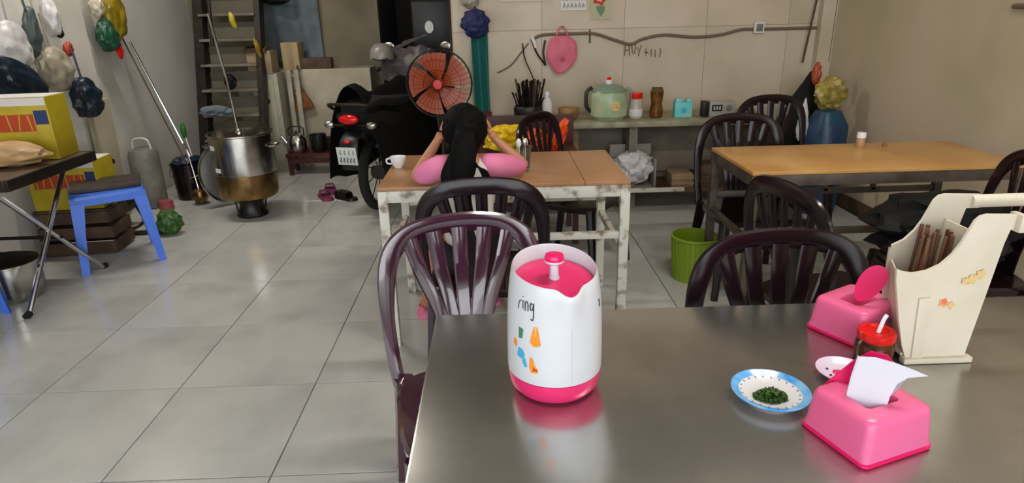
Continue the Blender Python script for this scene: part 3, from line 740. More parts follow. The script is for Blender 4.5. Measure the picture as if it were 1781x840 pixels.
# ------------------------------------------------------------------ motorbike, rear three-quarter
def motorbike():
    t = thing('motorbike', 'black motorbike parked with its tail and white number plate towards the blue stool', 'motorbike', (-.90, 4.72, 0), -.30)
    def wheel(y):
        w_ = MB(); R_ = .29
        w_.lathe([(.235, -.03), (.27, -.035), (.288, -.02), (.292, 0), (.288, .02), (.27, .035), (.235, .03)], seg=40, rot=(0, PI/2, 0), c=(0, y, R_)); o = w_.build('wheel', M_rubber, t)
        MB().lathe([(.236, -.018), (.225, -.02), (.215, 0), (.225, .02), (.236, .018)], seg=40, rot=(0, PI/2, 0), c=(0, y, R_)).build('rim', M_steel2, o)
        h = MB(); h.lathe([(0, -.05), (.045, -.05), (.05, 0), (.045, .05), (0, .05)], seg=20, rot=(0, PI/2, 0), c=(0, y, R_))
        for k in range(10):
            a = 2*PI*k/10; h.tube([(0, y+.04*math.cos(a), R_+.04*math.sin(a)), (0, y+.222*math.cos(a+.2), R_+.222*math.sin(a+.2))], .004, 5)
        h.build('hub', M_dkmetal, o)
    wheel(0); wheel(1.2)
    side = [(-.34, .70), (-.38, .78), (-.20, .80), (.15, .74), (.50, .72), (.62, .60), (.55, .42), (.25, .40), (.0, .52), (-.2, .60)]
    b = MB(); P = [(y, z) for y, z in side]
    R = []
    for x, k in ((-.13, .86), (-.10, .97), (0, 1.0), (.10, .97), (.13, .86)):
        cy, cz = .1, .62; R.append([(x, cy+(y-cy)*k, cz+(z-cz)*k) for y, z in P])
    loft(b, R).build('body_panel', M_black, t)
    sp = catmull([(0, -.30, .80), (0, -.10, .83), (0, .15, .80), (0, .40, .79), (0, .60, .76)], 5)
    n = len(sp); MB().sweep(sp, [.07+.06*math.sin(PI*(.15+.8*k/n)) for k in range(n)], [.035+.012*math.sin(PI*k/n) for k in range(n)], (0, 0, 1), 14, sup=.8).build('seat', M_rubber, t)
    MB().sweep(catmull([(0, -.30, .66), (0, -.40, .60), (0, -.42, .50), (0, -.40, .40)], 4), .07, .012, (0, 1, 0), 10).build('rear_mudguard', M_black, t)
    MB().blob((0, -.375, .745), (.075, .03, .035), 0, sub=3).build('tail_light', M_lens, t)
    MB().blob((0, -.425, .60), (.025, .015, .014), 0, sub=2).build('reflector', M_lens, t)
    for s in (-1, 1):
        o = MB().tube([(s*.05, -.34, .70), (s*.13, -.35, .70)], .010, 8).build('indicator', M_dkmetal, t)
        MB().blob((s*.16, -.36, .705), (.040, .025, .028), 0, sub=3).build('lens', M_steel2, o)
    pl_ = MB().box((0, -.445, .505), (.15, .004, .125), rot=(.12, 0, 0), bev=.0015).build('number_plate', M_plate, t)
    for r_ in range(2):
        for k in range(4 if r_ == 0 else 5):
            x = -.05+k*(.033 if r_ == 0 else .025); z = .532-.055*r_
            MB().tube([(x, -.4505, z+.016), (x+.009, -.4500, z+.010), (x-.002, -.4485, z-.004), (x+.008, -.4480, z-.016)], .0032, 5).build('plate_character', M_ink, pl_)
    MB().tube(catmull([(.14, -.30, .80), (.15, -.36, .84), (0, -.42, .85), (-.15, -.36, .84), (-.14, -.30, .80)], 5), .011, 8).build('grab_rail', M_dkmetal, t)
    MB().sweep([(.16, .40, .25), (.17, .0, .30), (.18, -.36, .38)], [.025, .045, .05], [.025, .045, .05], None, 14).build('exhaust', M_dkmetal, t)
    MB().box((0, .45, .34), (.22, .34, .26), bev=.04).build('engine', M_dkmetal, t)
    MB().sweep([(0, .62, .30), (0, .80, .45), (0, .90, .80), (0, .92, .92)], [.12, .22, .20, .08], [.03, .03, .03, .04], (0, 1, 0), 12).build('leg_shield', M_black, t)
    for s in (-1, 1): MB().tube([(s*.06, 1.2, .29), (s*.06, 1.06, .70), (s*.05, .95, .92)], .018, 10).build('fork', M_dkmetal, t)
    MB().sweep(catmull([(0, .95, .45), (0, 1.1, .60), (0, 1.28, .60), (0, 1.42, .48)], 5), .065, .010, (0, 0, 1), 10).build('front_mudguard', M_black, t)
    MB().blob((0, .98, .96), (.12, .09, .085), .03, sub=3).build('headlight_cowl', M_black, t)
    MB().blob((0, 1.06, .95), (.07, .03, .05), 0, sub=3).build('headlight', M_steel2, t)
    MB().tube(catmull([(-.33, .78, .98), (-.22, .86, 1.01), (0, .92, .99), (.22, .86, 1.01), (.33, .78, .98)], 5), .012, 8).build('handlebar', M_dkmetal, t)
    for s in (-1, 1):
        MB().tube([(s*.24, .85, 1.005), (s*.35, .77, .975)], .018, 10).build('grip', M_rubber, t)
        MB().tube([(s*.22, .93, 1.01), (s*.36, 1.00, 1.0)], .006, 6).build('brake_lever', M_chrome, t)
        mi = MB().tube(catmull([(s*.17, .87, 1.01), (s*.20, .84, 1.09), (s*.25, .86, 1.14)], 4), .005, 6).build('mirror_stem', M_dkmetal, t)
        MB().blob((s*.26, .86, 1.165), (.055, .012, .036), 0, sub=3).build('mirror', M_steel2, mi)
    MB().tube([(-.10, .45, .25), (-.24, .38, .01)], .010, 6).build('kick_stand', M_dkmetal, t)
motorbike()
rc = MB().grid(lambda u, v: Vector(((u-.5)*.42+.03*noise.noise(Vector((u*4, v*4, 0))), .10*math.cos(v*PI)+.04*noise.noise(Vector((u*6, v*5, 3))), .12*math.sin(v*PI)-.16*abs(2*v-1)+.03*noise.noise(Vector((u*7, v*3, 9))))), 18, 18, .004).build('raincoat', mat('dusty_purple_cloth', (.26, .22, .24), .8, scale=9, col2=(.44, .42, .38), lo=.5, hi=.62))
rc.location = (-.72, 5.52, 1.04); rc.rotation_euler = (0, 0, -.3); tag(rc, 'crumpled purple-grey raincoat thrown over the motorbike handlebar', 'raincoat')
hm = thing('helmet', 'grey motorbike helmet hanging on the left mirror of the motorbike', 'helmet', (-.93, 5.44, 1.10))
MB().lathe([(0, .10), (.05, .092), (.085, .06), (.10, 0), (.098, -.03), (.085, -.03), (.085, 0), (0, .03)], seg=28).build('shell', mat('helmet_grey', (.50, .48, .46), .3), hm)
MB().sweep(catmull([(-.06, -.085, -.02), (0, -.125, -.03), (.06, -.085, -.02)], 5), .012, .004, (0, 0, 1), 8).build('visor', M_black, hm)

# ------------------------------------------------------------------ things hung beside the passage
tl = tag(MB().grid(lambda u, v: Vector(((u-.5)*.12, -.012*math.sin(u*14+v*2), (v-.5)*.62)), 16, 12, .006).build('towel', M_teal, loc=(-.105, 4.90, .98)), 'teal green towel hanging on the wall edge beside the dark passage', 'towel')
tl = tag(MB().grid(lambda u, v: Vector(((u-.5)*.17, -.012*math.sin(u*11+v*3), (v-.5)*.40)), 16, 10, .006).build('towel', M_maroon, loc=(-.12, 4.885, .50)), 'dark red cloth hanging low on the wall edge below the teal towel', 'towel')
bb = thing('hanging_bag', 'navy blue bag hanging at the top right corner of the dark passage', 'bag', (-.13, 4.84, 1.34))
MB().blob((0, 0, 0), (.10, .06, .10), .18, 3, 4, 4).build('sack', M_navy, bb)
MB().tube([(0, 0, .08), (.01, .05, .30)], .006).build('handle', M_navy, bb)
cr = tag(MB().blob((0, 0, 0), (.07, .05, .07), .2, 3, 3, 8).build('cloth_bundle', M_bagclr, loc=(-.16, 4.87, 1.51)), 'beige cloth bundle hanging above the navy blue bag', 'bundle')

# ------------------------------------------------------------------ counter against the back wall
ct = thing('stone_counter', 'long low concrete counter with pale stone top under the back wall', 'counter', (1.01, 4.72, 0))
MB().box((0, 0, .635), (2.02, .46, .04), bev=.006).build('countertop', M_ctop, ct)
MB().box((.0, .10, .42), (1.98, .05, .40)).build('back_panel', M_counter, ct, smooth=False)
MB().box((-.53, -.03, .42), (.26, .05, .38)).build('side_panel', M_card, ct, smooth=False)
for x in (-.97, -.02, .97): MB().box((x, .0, .305), (.06, .40, .61)).build('pier', M_counter, ct, smooth=False)
MB().box((0, -.08, .150), (1.98, .40, .025), bev=.003).build('low_shelf', M_wood, ct)
MB().box((.0, -.29, .165), (.70, .02, .03), bev=.003).build('shelf_edge', M_whpaint, ct, label='pale chipped shelf edge')
CZ = .6555
pk = thing('utensil_pot', 'dark pot crammed with brushes and sticks at the left end of the counter', 'pot', (.24, 4.68, CZ))
MB().lathe([(0, 0), (.085, 0), (.105, .03), (.110, .09), (.10, .11), (.09, .10), (0, .04)], seg=28).build('pot_body', M_black, pk)
for k in range(60):
    a = random.uniform(0, 2*PI); r = random.uniform(.01, .08); L = random.uniform(.08, .24); d = random.uniform(.1, .5)
    x, y = r*math.cos(a), r*math.sin(a)
    MB().sweep([(x, y, .06), (x*(1+d), y*(1+d), .06+L*.7), (x*(1+d*1.5), y*(1+d*1.5), .06+L)], [.006, .009, .018], [.006, .006, .008], None, 6).build('stick', [M_black, M_dkmetal, M_wood][k % 3], pk)
wt = thing('bottle', 'slim white bottle standing beside the dark utensil pot on the counter', 'bottle', (.375, 4.64, CZ))
MB().lathe([(0, 0), (.034, 0), (.037, .005), (.037, .13), (.025, .155), (.015, .165), (.015, .185), (0, .185)], seg=24).build('body', M_paper, wt)
MB().lathe([(0, .185), (.018, .185), (.018, .21), (0, .212)], seg=16).build('cap', M_white, wt)
br = thing('clay_bowl', 'small tan clay bowl between white bottle and green rice cooker', 'bowl', (.535, 4.66, CZ))
MB().lathe([(0, 0), (.05, 0), (.072, .03), (.078, .075), (.074, .09), (.068, .075), (.05, .015), (0, .012)], seg=28).build('bowl', mat('tan_clay', (.62, .46, .28), .6, scale=8, col2=(.48, .34, .2)), br)
rcx = thing('rice_cooker', 'pale green rice cooker with flower print on the counter', 'rice cooker', (.825, 4.66, CZ))
MB().lathe([(0, 0), (.11, 0), (.118, .012), (.135, .03), (.140, .12), (.134, .19), (.128, .20), (0, .20)], seg=48).build('body', M_cooker, rcx)
ld_ = MB().lathe([(0, .255), (.03, .252), (.09, .238), (.128, .212), (.133, .200), (.128, .198), (0, .200)], seg=48).build('lid', mat('grey_green_lid', (.47, .55, .48), .3), rcx)
MB().lathe([(0, .25), (.022, .25), (.024, .275), (.018, .28), (0, .28)], seg=18).build('knob', M_white, ld_)
MB().lathe([(0, .28), (.014, .28), (.016, .29), (.008, .30), (0, .301)], seg=16).build('tip', M_red, ld_, label='red tip on the lid knob')
MB().sweep(catmull([(-.130, -.02, .06), (-.165, -.03, .10), (-.165, -.03, .20), (-.125, -.02, .23)], 5), .014, .010, (0, 1, 0), 8).build('handle', M_black, rcx)
MB().sweep(catmull([(.130, -.02, .06), (.160, -.03, .10), (.160, -.03, .19), (.125, -.02, .22)], 5), .012, .008, (0, 1, 0), 8).build('handle', M_pump, rcx)
for k in range(7):
    a = -PI/2+.25+(.11*math.cos(k*2*PI/6) if k else 0); z = .105+(.025*math.sin(k*2*PI/6) if k else 0)
    MB().blob((.1395*math.cos(a), .1395*math.sin(a), z), (.020, .004, .016), 0, sub=2, rot=(0, 0, a+PI/2)).build('flower_print', M_flye if k else M_flpr, rcx)
j1 = thing('glass_jar', 'clear jar with red lid right of the green rice cooker', 'jar', (1.025, 4.65, CZ))
MB().lathe([(0, 0), (.045, 0), (.050, .006), (.050, .13), (.040, .145), (0, .145)], seg=28).build('jar_body', mat('frosted_jar', (.70, .66, .60), .25, alpha=1), j1)
MB().lathe([(0, .145), (.046, .145), (.048, .15), (.048, .18), (.044, .185), (0, .185)], seg=28).build('lid', M_red, j1)
MB().lathe([(.0505, .02), (.0512, .022), (.0512, .07), (.0505, .072)], seg=28).build('label', M_paper, j1)
j2 = thing('amber_jar', 'tall amber-brown jar in the middle of the counter', 'jar', (1.185, 4.68, CZ))
MB().lathe([(0, 0), (.040, 0), (.048, .01), (.050, .05), (.040, .10), (.046, .15), (.050, .19), (.042, .20), (0, .20)], seg=28).build('jar_body', M_amber, j2)
MB().lathe([(0, .20), (.040, .20), (.040, .215), (0, .217)], seg=24).build('lid', M_wood, j2)
tb = thing('small_box', 'small turquoise box on the counter left of the clock radio', 'box', (1.375, 4.66, CZ))
MB().box((0, 0, .055), (.125, .07, .11), bev=.003).build('carton', M_cyan, tb)
MB().box((-.035, 0, .122), (.045, .05, .024), bev=.003).build('tip', M_cyan, tb); MB().box((.04, 0, .120), (.035, .05, .020), bev=.003).build('tip', M_cyan, tb)
MB().prism(flower(5, .026), .001, 'y', c=(0, -.0358, .05)).build('printed_mark', M_bluepr, tb)
rd = thing('clock_radio', 'small grey radio with black end and dark display on the counter', 'radio', (1.64, 4.66, CZ))
MB().box((.02, 0, .055), (.19, .07, .11), bev=.006).build('case', mat('radio_grey', (.62, .61, .58), .4), rd)
MB().box((-.103, 0, .055), (.045, .075, .115), bev=.008).build('speaker', M_black, rd)
MB().box((-.020, -.0355, .062), (.075, .003, .045)).build('display', M_black, rd, smooth=False)
for k in range(3): MB().box((-.040+k*.02, -.0375, .062), (.010, .001, .026)).build('digit', M_plate, rd, smooth=False)
MB().lathe([(0, -.008), (.022, -.008), (.022, .0), (0, .0)], seg=20, rot=(-PI/2, 0, 0), c=(.068, -.036, .06)).build('dial', M_pump, rd)
# under the counter
ub = thing('white_box', 'grey-white open box on the low shelf behind the brown-topped table', 'box', (1.00, 4.56, .163))
MB().box((0, .10, .15), (.31, .012, .30), bev=.002).build('panel', mat('grey_white_card', (.55, .52, .49), .7), ub)
for s in (-1, 1): MB().box((s*.15, 0, .11), (.010, .20, .22), bev=.002).build('panel', mat('grey_white_card', (.55, .52, .49), .7), ub)
MB().box((0, 0, .006), (.30, .20, .012)).build('panel', mat('grey_white_card', (.55, .52, .49), .7), ub)
tag(MB().blob((0, 0, 0), (.13, .085, .13), .22, 3, 4, 5).build('plastic_bag', M_bagwh, loc=(1.00, 4.55, .315)), 'crumpled white plastic bag in the grey-white box under the counter', 'bag')
tag(MB().blob((0, 0, 0), (.07, .05, .05), .15, 3, 3, 6).build('black_bundle', M_bagblk, loc=(.77, 4.46, .215)), 'small black bundle on the low shelf left of the grey-white box', 'bundle')
for k, (x, w_, h_, m_, lab) in enumerate(((1.36, .16, .10, M_card, 'brown carton on the low shelf nearest the white bag'), (1.60, .20, .16, M_wood, 'dark wooden crate in the middle of the low shelf'), (1.86, .18, .12, M_wood, 'dark wooden crate at the right end of the low shelf'))):
    b_ = thing('carton' if k == 0 else 'crate', lab, 'carton' if k == 0 else 'crate', (x, 4.58, .163))
    MB().box((0, 0, h_/2), (w_, .2, h_), bev=.004).build('crate_body', m_, b_)
    for q in (.3, .7): MB().box((0, -.104, h_*q), (w_+.006, .008, h_*.22), bev=.001).build('slat', m_, b_)

# stand with bright bags behind the table
st = thing('low_stand', 'dark maroon wooden stand behind the brown-topped table', 'stand', (.20, 3.98, 0))
mm = mat('maroon_wood', (.27, .08, .06), .5, scale=7, col2=(.18, .05, .05))
MB().box((0, 0, .565), (.62, .40, .03), bev=.003).build('shelf', mm, st); MB().box((0, .19, .66), (.62, .02, .22), bev=.003).build('back_board', mm, st); MB().box((0, 0, .25), (.58, .36, .02)).build('shelf', mm, st)
for sx in (-1, 1):
    for sy in (-1, 1): MB().box((sx*.285, sy*.175, .275), (.035, .035, .55)).build('leg', mm, st)
tag(MB().blob((0, 0, 0), (.14, .09, .085), .28, 3, 4, 3).build('plastic_bag', M_yelflo, loc=(.055, 3.90, .672)), 'bright yellow plastic bag on the maroon stand right of the girl', 'bag')
tag(MB().blob((0, 0, 0), (.065, .06, .075), .25, 3, 4, 9).build('plastic_bag', M_orbag, loc=(.245, 3.86, .662)), 'orange-red plastic bag beside the bright yellow bag', 'bag')
tag(MB().blob((0, 0, 0), (.035, .05, .11), .25, 3, 4, 12, rot=(0, .35, 0)).build('plastic_bag', M_orbag, loc=(.385, 3.84, .69)), 'narrow orange bag leaning right against the dark chair back', 'bag')

# ------------------------------------------------------------------ back wall fittings
WY = YB-.001
pb = thing('hanging_pink_bag', 'pink cloth bag hanging from a nail on the back wall', 'bag', (.51, WY-.035, 1.10))
mb = MB()
mb.prism([(-.075, .13), (-.10, .09), (-.115, .0), (-.10, -.06), (-.045, -.14), (.02, -.13), (.085, -.07), (.115, -.02), (.11, .08), (.085, .12), (.03, .14)], .05, 'y')
bmesh.ops.bevel(mb.b, geom=mb.b.edges[:], offset=.014, segments=3, affect='EDGES'); mb.build('sack', M_pinkbag, pb)
MB().tube(catmull([(-.05, 0, .12), (-.02, .01, .19), (.0, .01, .20), (.02, .01, .19), (.05, 0, .12)], 4), .006).build('strap', M_pinkbag, pb)
MB().tube([(0, .03, .20), (0, -.01, .205)], .004).build('nail', M_dkmetal, pb)
MB().blob((.0, -.026, .0-.03), (.018, .004, .018), 0, sub=2).build('badge', mat('dark_pink', (.65, .25, .36), .6), pb)
tag(MB().tube([(0, 0, 0), (0, -.008, -.05), (.001, -.008, -.10)], .0045, 6).build('coat_hook', M_dkmetal, loc=(.72, WY-.004, 1.28)), 'small dark hook on the cable line right of the pink bag', 'hook')
cb = tag(MB().tube(catmull([(.28, 0, 1.20), (.36, 0, 1.245), (.61, 0, 1.25), (.76, 0, 1.245), (.90, 0, 1.20), (1.03, 0, 1.165), (1.12, 0, 1.20), (1.28, 0, 1.225), (1.50, 0, 1.205), (1.70, 0, 1.215), (1.86, 0, 1.25), (1.99, 0, 1.25), (2.20, 0, 1.25), (2.43, 0, 1.25)], 5), .011, 8).build('wall_cable', M_cable, loc=(0, WY-.010, 0)), 'grey bundled cable running along the back wall above the counter', 'cable')
tag(MB().tube(catmull([(.02, 0, .98), (.12, 0, 1.03), (.20, 0, 1.12), (.26, 0, 1.19)], 5), .006, 6).build('wall_cable', M_cable, loc=(0, WY-.006, 0)), 'thin grey cable curving down to the left end of the back wall', 'cable')
tag(MB().tube(catmull([(.215, 0, 1.19), (.23, -.02, 1.08), (.28, -.06, .96), (.31, -.10, .86)], 5), .005, 6).build('wall_cable', M_black, loc=(0, WY-.006, 0)), 'thin black wire hanging down to the dark utensil pot', 'cable')
tag(MB().tube(catmull([(.285, 0, 1.21), (.32, -.01, 1.12), (.37, -.01, 1.05), (.385, -.01, 1.03), (.37, -.01, 1.12), (.385, -.01, 1.21)], 5), .007, 6).build('wall_cable', M_dkmetal, loc=(0, WY-.008, 0)), 'looped dark cable left of the hanging pink bag', 'cable')
tag(MB().box((0, 0, 0), (.022, .014, .09), rot=(0, -.35, 0), bev=.003).build('plug', M_paper, loc=(.30, WY-.022, 1.20)), 'slim white plug at the top of the looped dark cable', 'plug')
jb = thing('junction_box', 'small white junction box on the grey wall cable', 'junction box', (1.99, WY-.018, 1.262))
MB().box((0, 0, 0), (.075, .03, .08), bev=.005).build('box_cover', M_paper, jb); MB().box((0, -.016, 0), (.05, .004, .055), bev=.001).build('box_lid', M_pump, jb)
def poster(nm, label, x0, x1, z0, z1, m=M_paper):
    p = thing(nm, label, 'poster', ((x0+x1)/2, WY-.003, (z0+z1)/2)); MB().box((0, 0, 0), (x1-x0, .003, z1-z0)).build('sheet', m, p, smooth=False); return p
p = poster('poster', 'cream poster with red print at the top left of the back wall', .05, .42, 1.485, 1.80, mat('cream_paper', (.80, .77, .70), .7))
MB().box((-.05, -.002, -.12), (.24, .001, .025)).build('printed_band', mat('faded_red', (.75, .35, .28), .6), p, smooth=False)
p = poster('poster', 'white notice sheet with grey writing beside the flower poster', .50, .69, 1.415, 1.72, M_paper)
for k in range(6):
    MB().tube([(-.075+.028*k, -.003, -.135), (-.068+.028*k, -.003, -.10-.006*(k % 2)), (-.060+.028*k, -.003, -.13)], .003, 5).build('written_stroke', M_print, p)
    MB().tube([(-.078+.028*k, -.003, -.085), (-.062+.028*k, -.003, -.06)], .003, 5).build('written_stroke', M_print, p)
p = poster('poster', 'small poster of a red flower with a green leaf on the back wall', .72, .87, 1.345, 1.62, mat('pale_green_paper', (.70, .69, .57), .7))
MB().prism([(x*.060, .055*z+.01) for x, z in flower(5, 1, .3)], .001, 'y', c=(-.005, -.0022, .0)).build('flower_print', mat('flower_red', (.72, .10, .09), .6), p)
MB().prism([(x*.030, .028*z+.01) for x, z in flower(5, 1, .3)], .001, 'y', c=(-.005, -.0032, .0)).build('flower_print', M_flpr, p)
MB().prism([(-.035, -.045), (.0, -.040), (.035, -.045), (.03, -.08), (.005, -.118), (-.02, -.08)], .001, 'y', c=(0, -.0022, 0)).build('leaf_print', mat('leaf_green', (.38, .50, .36), .6), p)
wr = thing('wall_writing', 'faint grey handwritten strokes below the sagging wall cable', 'writing', (1.12, WY-.001, 1.11))
for st_ in ([(-.13, .055), (-.13, -.03)], [(-.13, .01), (-.10, .015)], [(-.10, .055), (-.095, -.03)], [(-.08, .05), (-.072, -.01), (-.055, -.015), (-.05, .05)], [(-.035, .03), (-.02, .0), (-.005, .045)], [(-.02, .0), (-.025, -.035)], [(.03, .02), (.032, -.03)], [(.02, -.005), (.048, -.008)], [(.07, .015), (.072, -.04)], [(.10, .01), (.102, -.045)], [(.135, .02), (.145, .0), (.135, -.045)]):
    MB().tube([(x, 0, z) for x, z in st_], .0035, 5).build('written_stroke', M_print, wr)

# corner: wires, poles and sacks
tag(MB().tube([(2.535, 4.895, 1.0), (2.535, 4.895, 3.18)], .011, 8).build('black_conduit', M_black), 'black conduit running up the right corner of the room', 'conduit')
tag(MB().tube([(2.34, 4.90, 1.0), (2.40, 4.915, 1.5), (2.44, 4.90, 2.3)], .008, 8).build('bamboo_pole', M_wood), 'thin brown pole leaning in the corner beside the black conduit', 'pole')
tag(MB().tube([(0, 0, 0), (0, .35, 0)], .012, 8).build('wall_conduit', M_cable, loc=(2.534, 2.85, 1.38)), 'short grey conduit on the right wall at the picture edge', 'conduit')
sk = thing('black_sack', 'tall pointed black sack leaning in the far right corner', 'sack', (2.25, 4.71, 0))
mb = MB(); mb.lathe([(0, 0), (.15, .01), (.185, .15), (.18, .40), (.15, .58), (.10, .75), (.045, .88), (.02, .95), (0, .96)], seg=28, fn=lambda a, z: 1+.08*math.sin(5*a+z*4)+.04*math.sin(9*a))
for v_ in mb.b.verts: v_.co.x += .16*max(0, v_.co.z-.35)**1.2
mb.build('sack_body', M_bagblk, sk)
tag(MB().blob((0, 0, 0), (.055, .04, .15), .12, 3, 4, 2, taper=.75).build('white_bag', M_bagwh, loc=(2.14, 4.36, .66)), 'narrow white bag hanging against the black corner sack', 'bag')
tag(MB().lathe([(0, 0), (.13, .01), (.15, .12), (.145, .35), (.13, .62), (.08, .72), (0, .74)], seg=28, fn=lambda a, z: 1+.07*math.sin(4*a+z*6)).build('blue_sack', mat('blue_bag', (.10, .20, .34), .4, bump=.3, bscale=25, scale=5, col2=(.08, .28, .36)), loc=(2.30, 4.34, 0)), 'dark blue sack standing in the right corner behind the orange-topped table', 'sack')
tag(MB().blob((0, 0, 0), (.10, .07, .11), .28, 3, 4, 7).build('yellow_bag', mat('yellow_green_bag', (.66, .58, .30), .4, bump=.3, bscale=25, scale=8, col2=(.48, .42, .14)), loc=(2.31, 4.36, .835)), 'yellow-green plastic bag on top of the dark blue corner sack', 'bag')
tag(MB().blob((0, 0, 0), (.03, .03, .08), .2, 3, 3, 5).build('orange_bag', mat('rust_bag', (.62, .28, .12), .5), loc=(2.25, 4.48, .96)), 'small rust-coloured bag tip beside the yellow-green corner bag', 'bag')
tag(MB().lathe([(0, 0), (.028, 0), (.03, .01), (.03, .10), (.012, .13), (.012, .16), (0, .16)], seg=18).build('water_bottle', M_glass, loc=(2.10, 4.30, .0)), 'clear plastic bottle on the floor before the corner sacks', 'bottle')
kb = tag(MB().blob((0, 0, 0), (.24, .20, .15), .22, 3, 4, 6).build('black_bag', M_bagblk, loc=(1.70, 2.24, .585)), 'black bag lying on the seat of the chair at the right picture edge', 'bag')

# ------------------------------------------------------------------ stock pot on its stove
sv = thing('gas_stove', 'small black gas burner under the large stock pot', 'stove', (-1.88, 4.66, 0))
MB().lathe([(0, 0), (.11, 0), (.115, .01), (.10, .03), (.085, .09), (.095, .125), (.06, .13), (0, .12)], seg=28).build('burner_body', M_black, sv)
for k in range(4):
    a = PI/4+k*PI/2; MB().tube([(.10*math.cos(a), .10*math.sin(a), .0), (.12*math.cos(a), .12*math.sin(a), .14), (.03*math.cos(a), .03*math.sin(a), .142)], .008, 6).build('pan_support', M_dkmetal, sv)
sp_ = thing('stock_pot', 'large steel stock pot with heat-stained lower half on the burner', 'pot', (-1.88, 4.66, .151))
MB().lathe([(0, 0), (.185, 0), (.205, .012), (.214, .04), (.218, .19), (.216, .19), (.18, .02), (0, .01)], seg=56).build('lower_body', M_brass, sp_, label='brown heat-stained lower half')
MB().lathe([(.218, .19), (.220, .20), (.220, .465), (.232, .472), (.232, .480), (.214, .480), (.214, .20), (.216, .19)], seg=56).build('body', M_steel2, sp_)
MB().lathe([(0, .40), (.213, .40), (.213, .395), (0, .395)], seg=40).build('broth', mat('broth', (.35, .28, .18), .1), sp_)
for a in (0, PI):
    c_, s_ = math.cos(a), math.sin(a)
    MB().tube(catmull([(c_*.218, s_*.2-.06, .38), (c_*.262, -.05, .385), (c_*.262, .05, .385), (c_*.218, .06, .38)], 4), .007).build('handle', M_steel2, sp_)
for a, z in ((-PI/2-.75, .395), (-PI/2-.6, .235)):
    MB().box((.2205*math.cos(a), .2205*math.sin(a), z), (.055, .003, .030), rot=(0, 0, a+PI/2)).build('sticker', M_paper, sp_, smooth=False)
lid = thing('pot_lid', 'large round steel lid propped upright left of the stock pot', 'lid', (-2.14, 5.00, .262), 0)
MB().lathe([(.242, -.008), (.256, -.006), (.258, 0), (.256, .006), (.242, .008)], seg=64, rot=(PI/2-.12, 0, .85)).build('rim', M_chrome, lid)
MB().lathe([(0, .030), (.12, .026), (.20, .014), (.245, 0), (.20, .010), (.12, .022), (0, .026)], seg=64, rot=(PI/2-.12, 0, .85)).build('dome', mat('dull_lid_steel', (.46, .46, .45), .45, .8), lid)
MB().tube([(-.01, -.05, .0), (-.01, -.07, .04), (-.01, -.05, .05)], .006).build('handle', M_black, lid)
tag(MB().tube([(-1.92, 4.74, .56), (-1.99, 4.86, .98), (-2.10, 5.0, 1.45)], [.010]*3 if 0 else .010, 8).blob((-1.915, 4.735, .60), (.03, .03, .05), 0, sub=2).build('ladle', M_steel2), 'long steel ladle standing in the stock pot against the stairs', 'ladle')

# steep steel stair
la = thing('steel_stair', 'steep dark steel stair with pale treads against the left back', 'stairs', (-2.40, 5.72, 0))
def sx_(z): return .30*z
for x, w_ in ((-.26, .085), (.27, .05)):
    MB().prism([(-.06, 0), (.06, 0), (.06+.30*3.18, 3.18), (-.06+.30*3.18, 3.18)], w_, 'x', c=(x, 0, 0)).build('stringer', M_dkmetal, la, smooth=False)
for k in range(14):
    z = .16+k*.215
    MB().box((0.005, sx_(z), z), (.50, .17, .022), bev=.002).build('tread', mat('pale_tread', (.46, .43, .38), .6, scale=6, col2=(.36, .33, .28)), la)
    MB().box((0.005, sx_(z)+.09, z+.08), (.50, .008, .14)).build('riser', mat('grey_riser', (.38, .355, .30), .7), la, smooth=False)
MB().tube([(.03, -.10, 1.20), (.03, .30, 3.1)], .016).build('handrail', M_dkmetal, la)
tag(MB().blob((0, 0, 0), (.05, .04, .07), .2, 3, 3, 5).build('hanging_bag', M_bagblk, loc=(-2.29, 5.66, .90)), 'small black bag hanging on the stair right above the stock pot', 'bag')
tag(MB().blob((0, 0, 0), (.14, .06, .05), .2, 3, 3, 15).build('cloth_bundle', M_grcl, loc=(-2.46, 5.66, .655)), 'grey cloth bundle lying on a low stair tread', 'bundle')
yb = tag(MB().blob((0, 0, 0), (.025, .02, .07), .2, 3, 3, 25, rot=(0, -.2, 0)).build('yellow_rag', M_yellow, loc=(-2.24, 5.80, 1.40)), 'small yellow rag tied high on the stair', 'rag')
yb = tag(MB().blob((0, 0, 0), (.02, .02, .09), .2, 3, 3, 22, rot=(0, -.2, 0)).build('yellow_rag', M_bagyel, loc=(-2.13, 5.99, 1.16)), 'dull yellow rag hanging on the right side of the stair', 'rag')

# appliance, cartons, broom, kettle against the low wall
ap = thing('metal_cabinet', 'narrow dirty white cabinet with a round dark knob right of the stair', 'cabinet', (-2.14, 6.18, 0))
MB().box((0, 0, .465), (.24, .22, .93), bev=.008).build('cabinet_body', M_appl, ap); MB().box((.0, -.114, .60), (.15, .008, .56), bev=.002).build('door', M_lowwall, ap)
MB().lathe([(0, -.02), (.024, -.02), (.028, 0), (0, 0)], seg=20, rot=(-PI/2, 0, 0), c=(-.0, -.119, .68)).build('knob', M_dkmetal, ap)
for x, lab in ((-1.975, 'narrow pale board leaning beside the dirty white cabinet'), (-1.90, 'narrow pale board nearest the hanging broom')):
    tag(MB().box((0, 0, .47), (.045, .02, .94), rot=(-.03, 0, 0), bev=.002).build('board', M_appl, loc=(x, 6.26, .004)), lab, 'board')
b_ = thing('carton', 'open cardboard carton on top of the dirty white cabinet', 'carton', (-2.16, 6.16, .931))
MB().box((0, 0, .10), (.22, .20, .20), bev=.003).build('carton_body', M_card, b_); MB().box((-.02, -.08, .215), (.20, .10, .03), rot=(.3, 0, 0)).build('carton_flap', M_wood, b_, smooth=False)
b_ = thing('carton', 'tan cardboard carton on the low wall right of the open carton', 'carton', (-1.95, 6.42, .941))
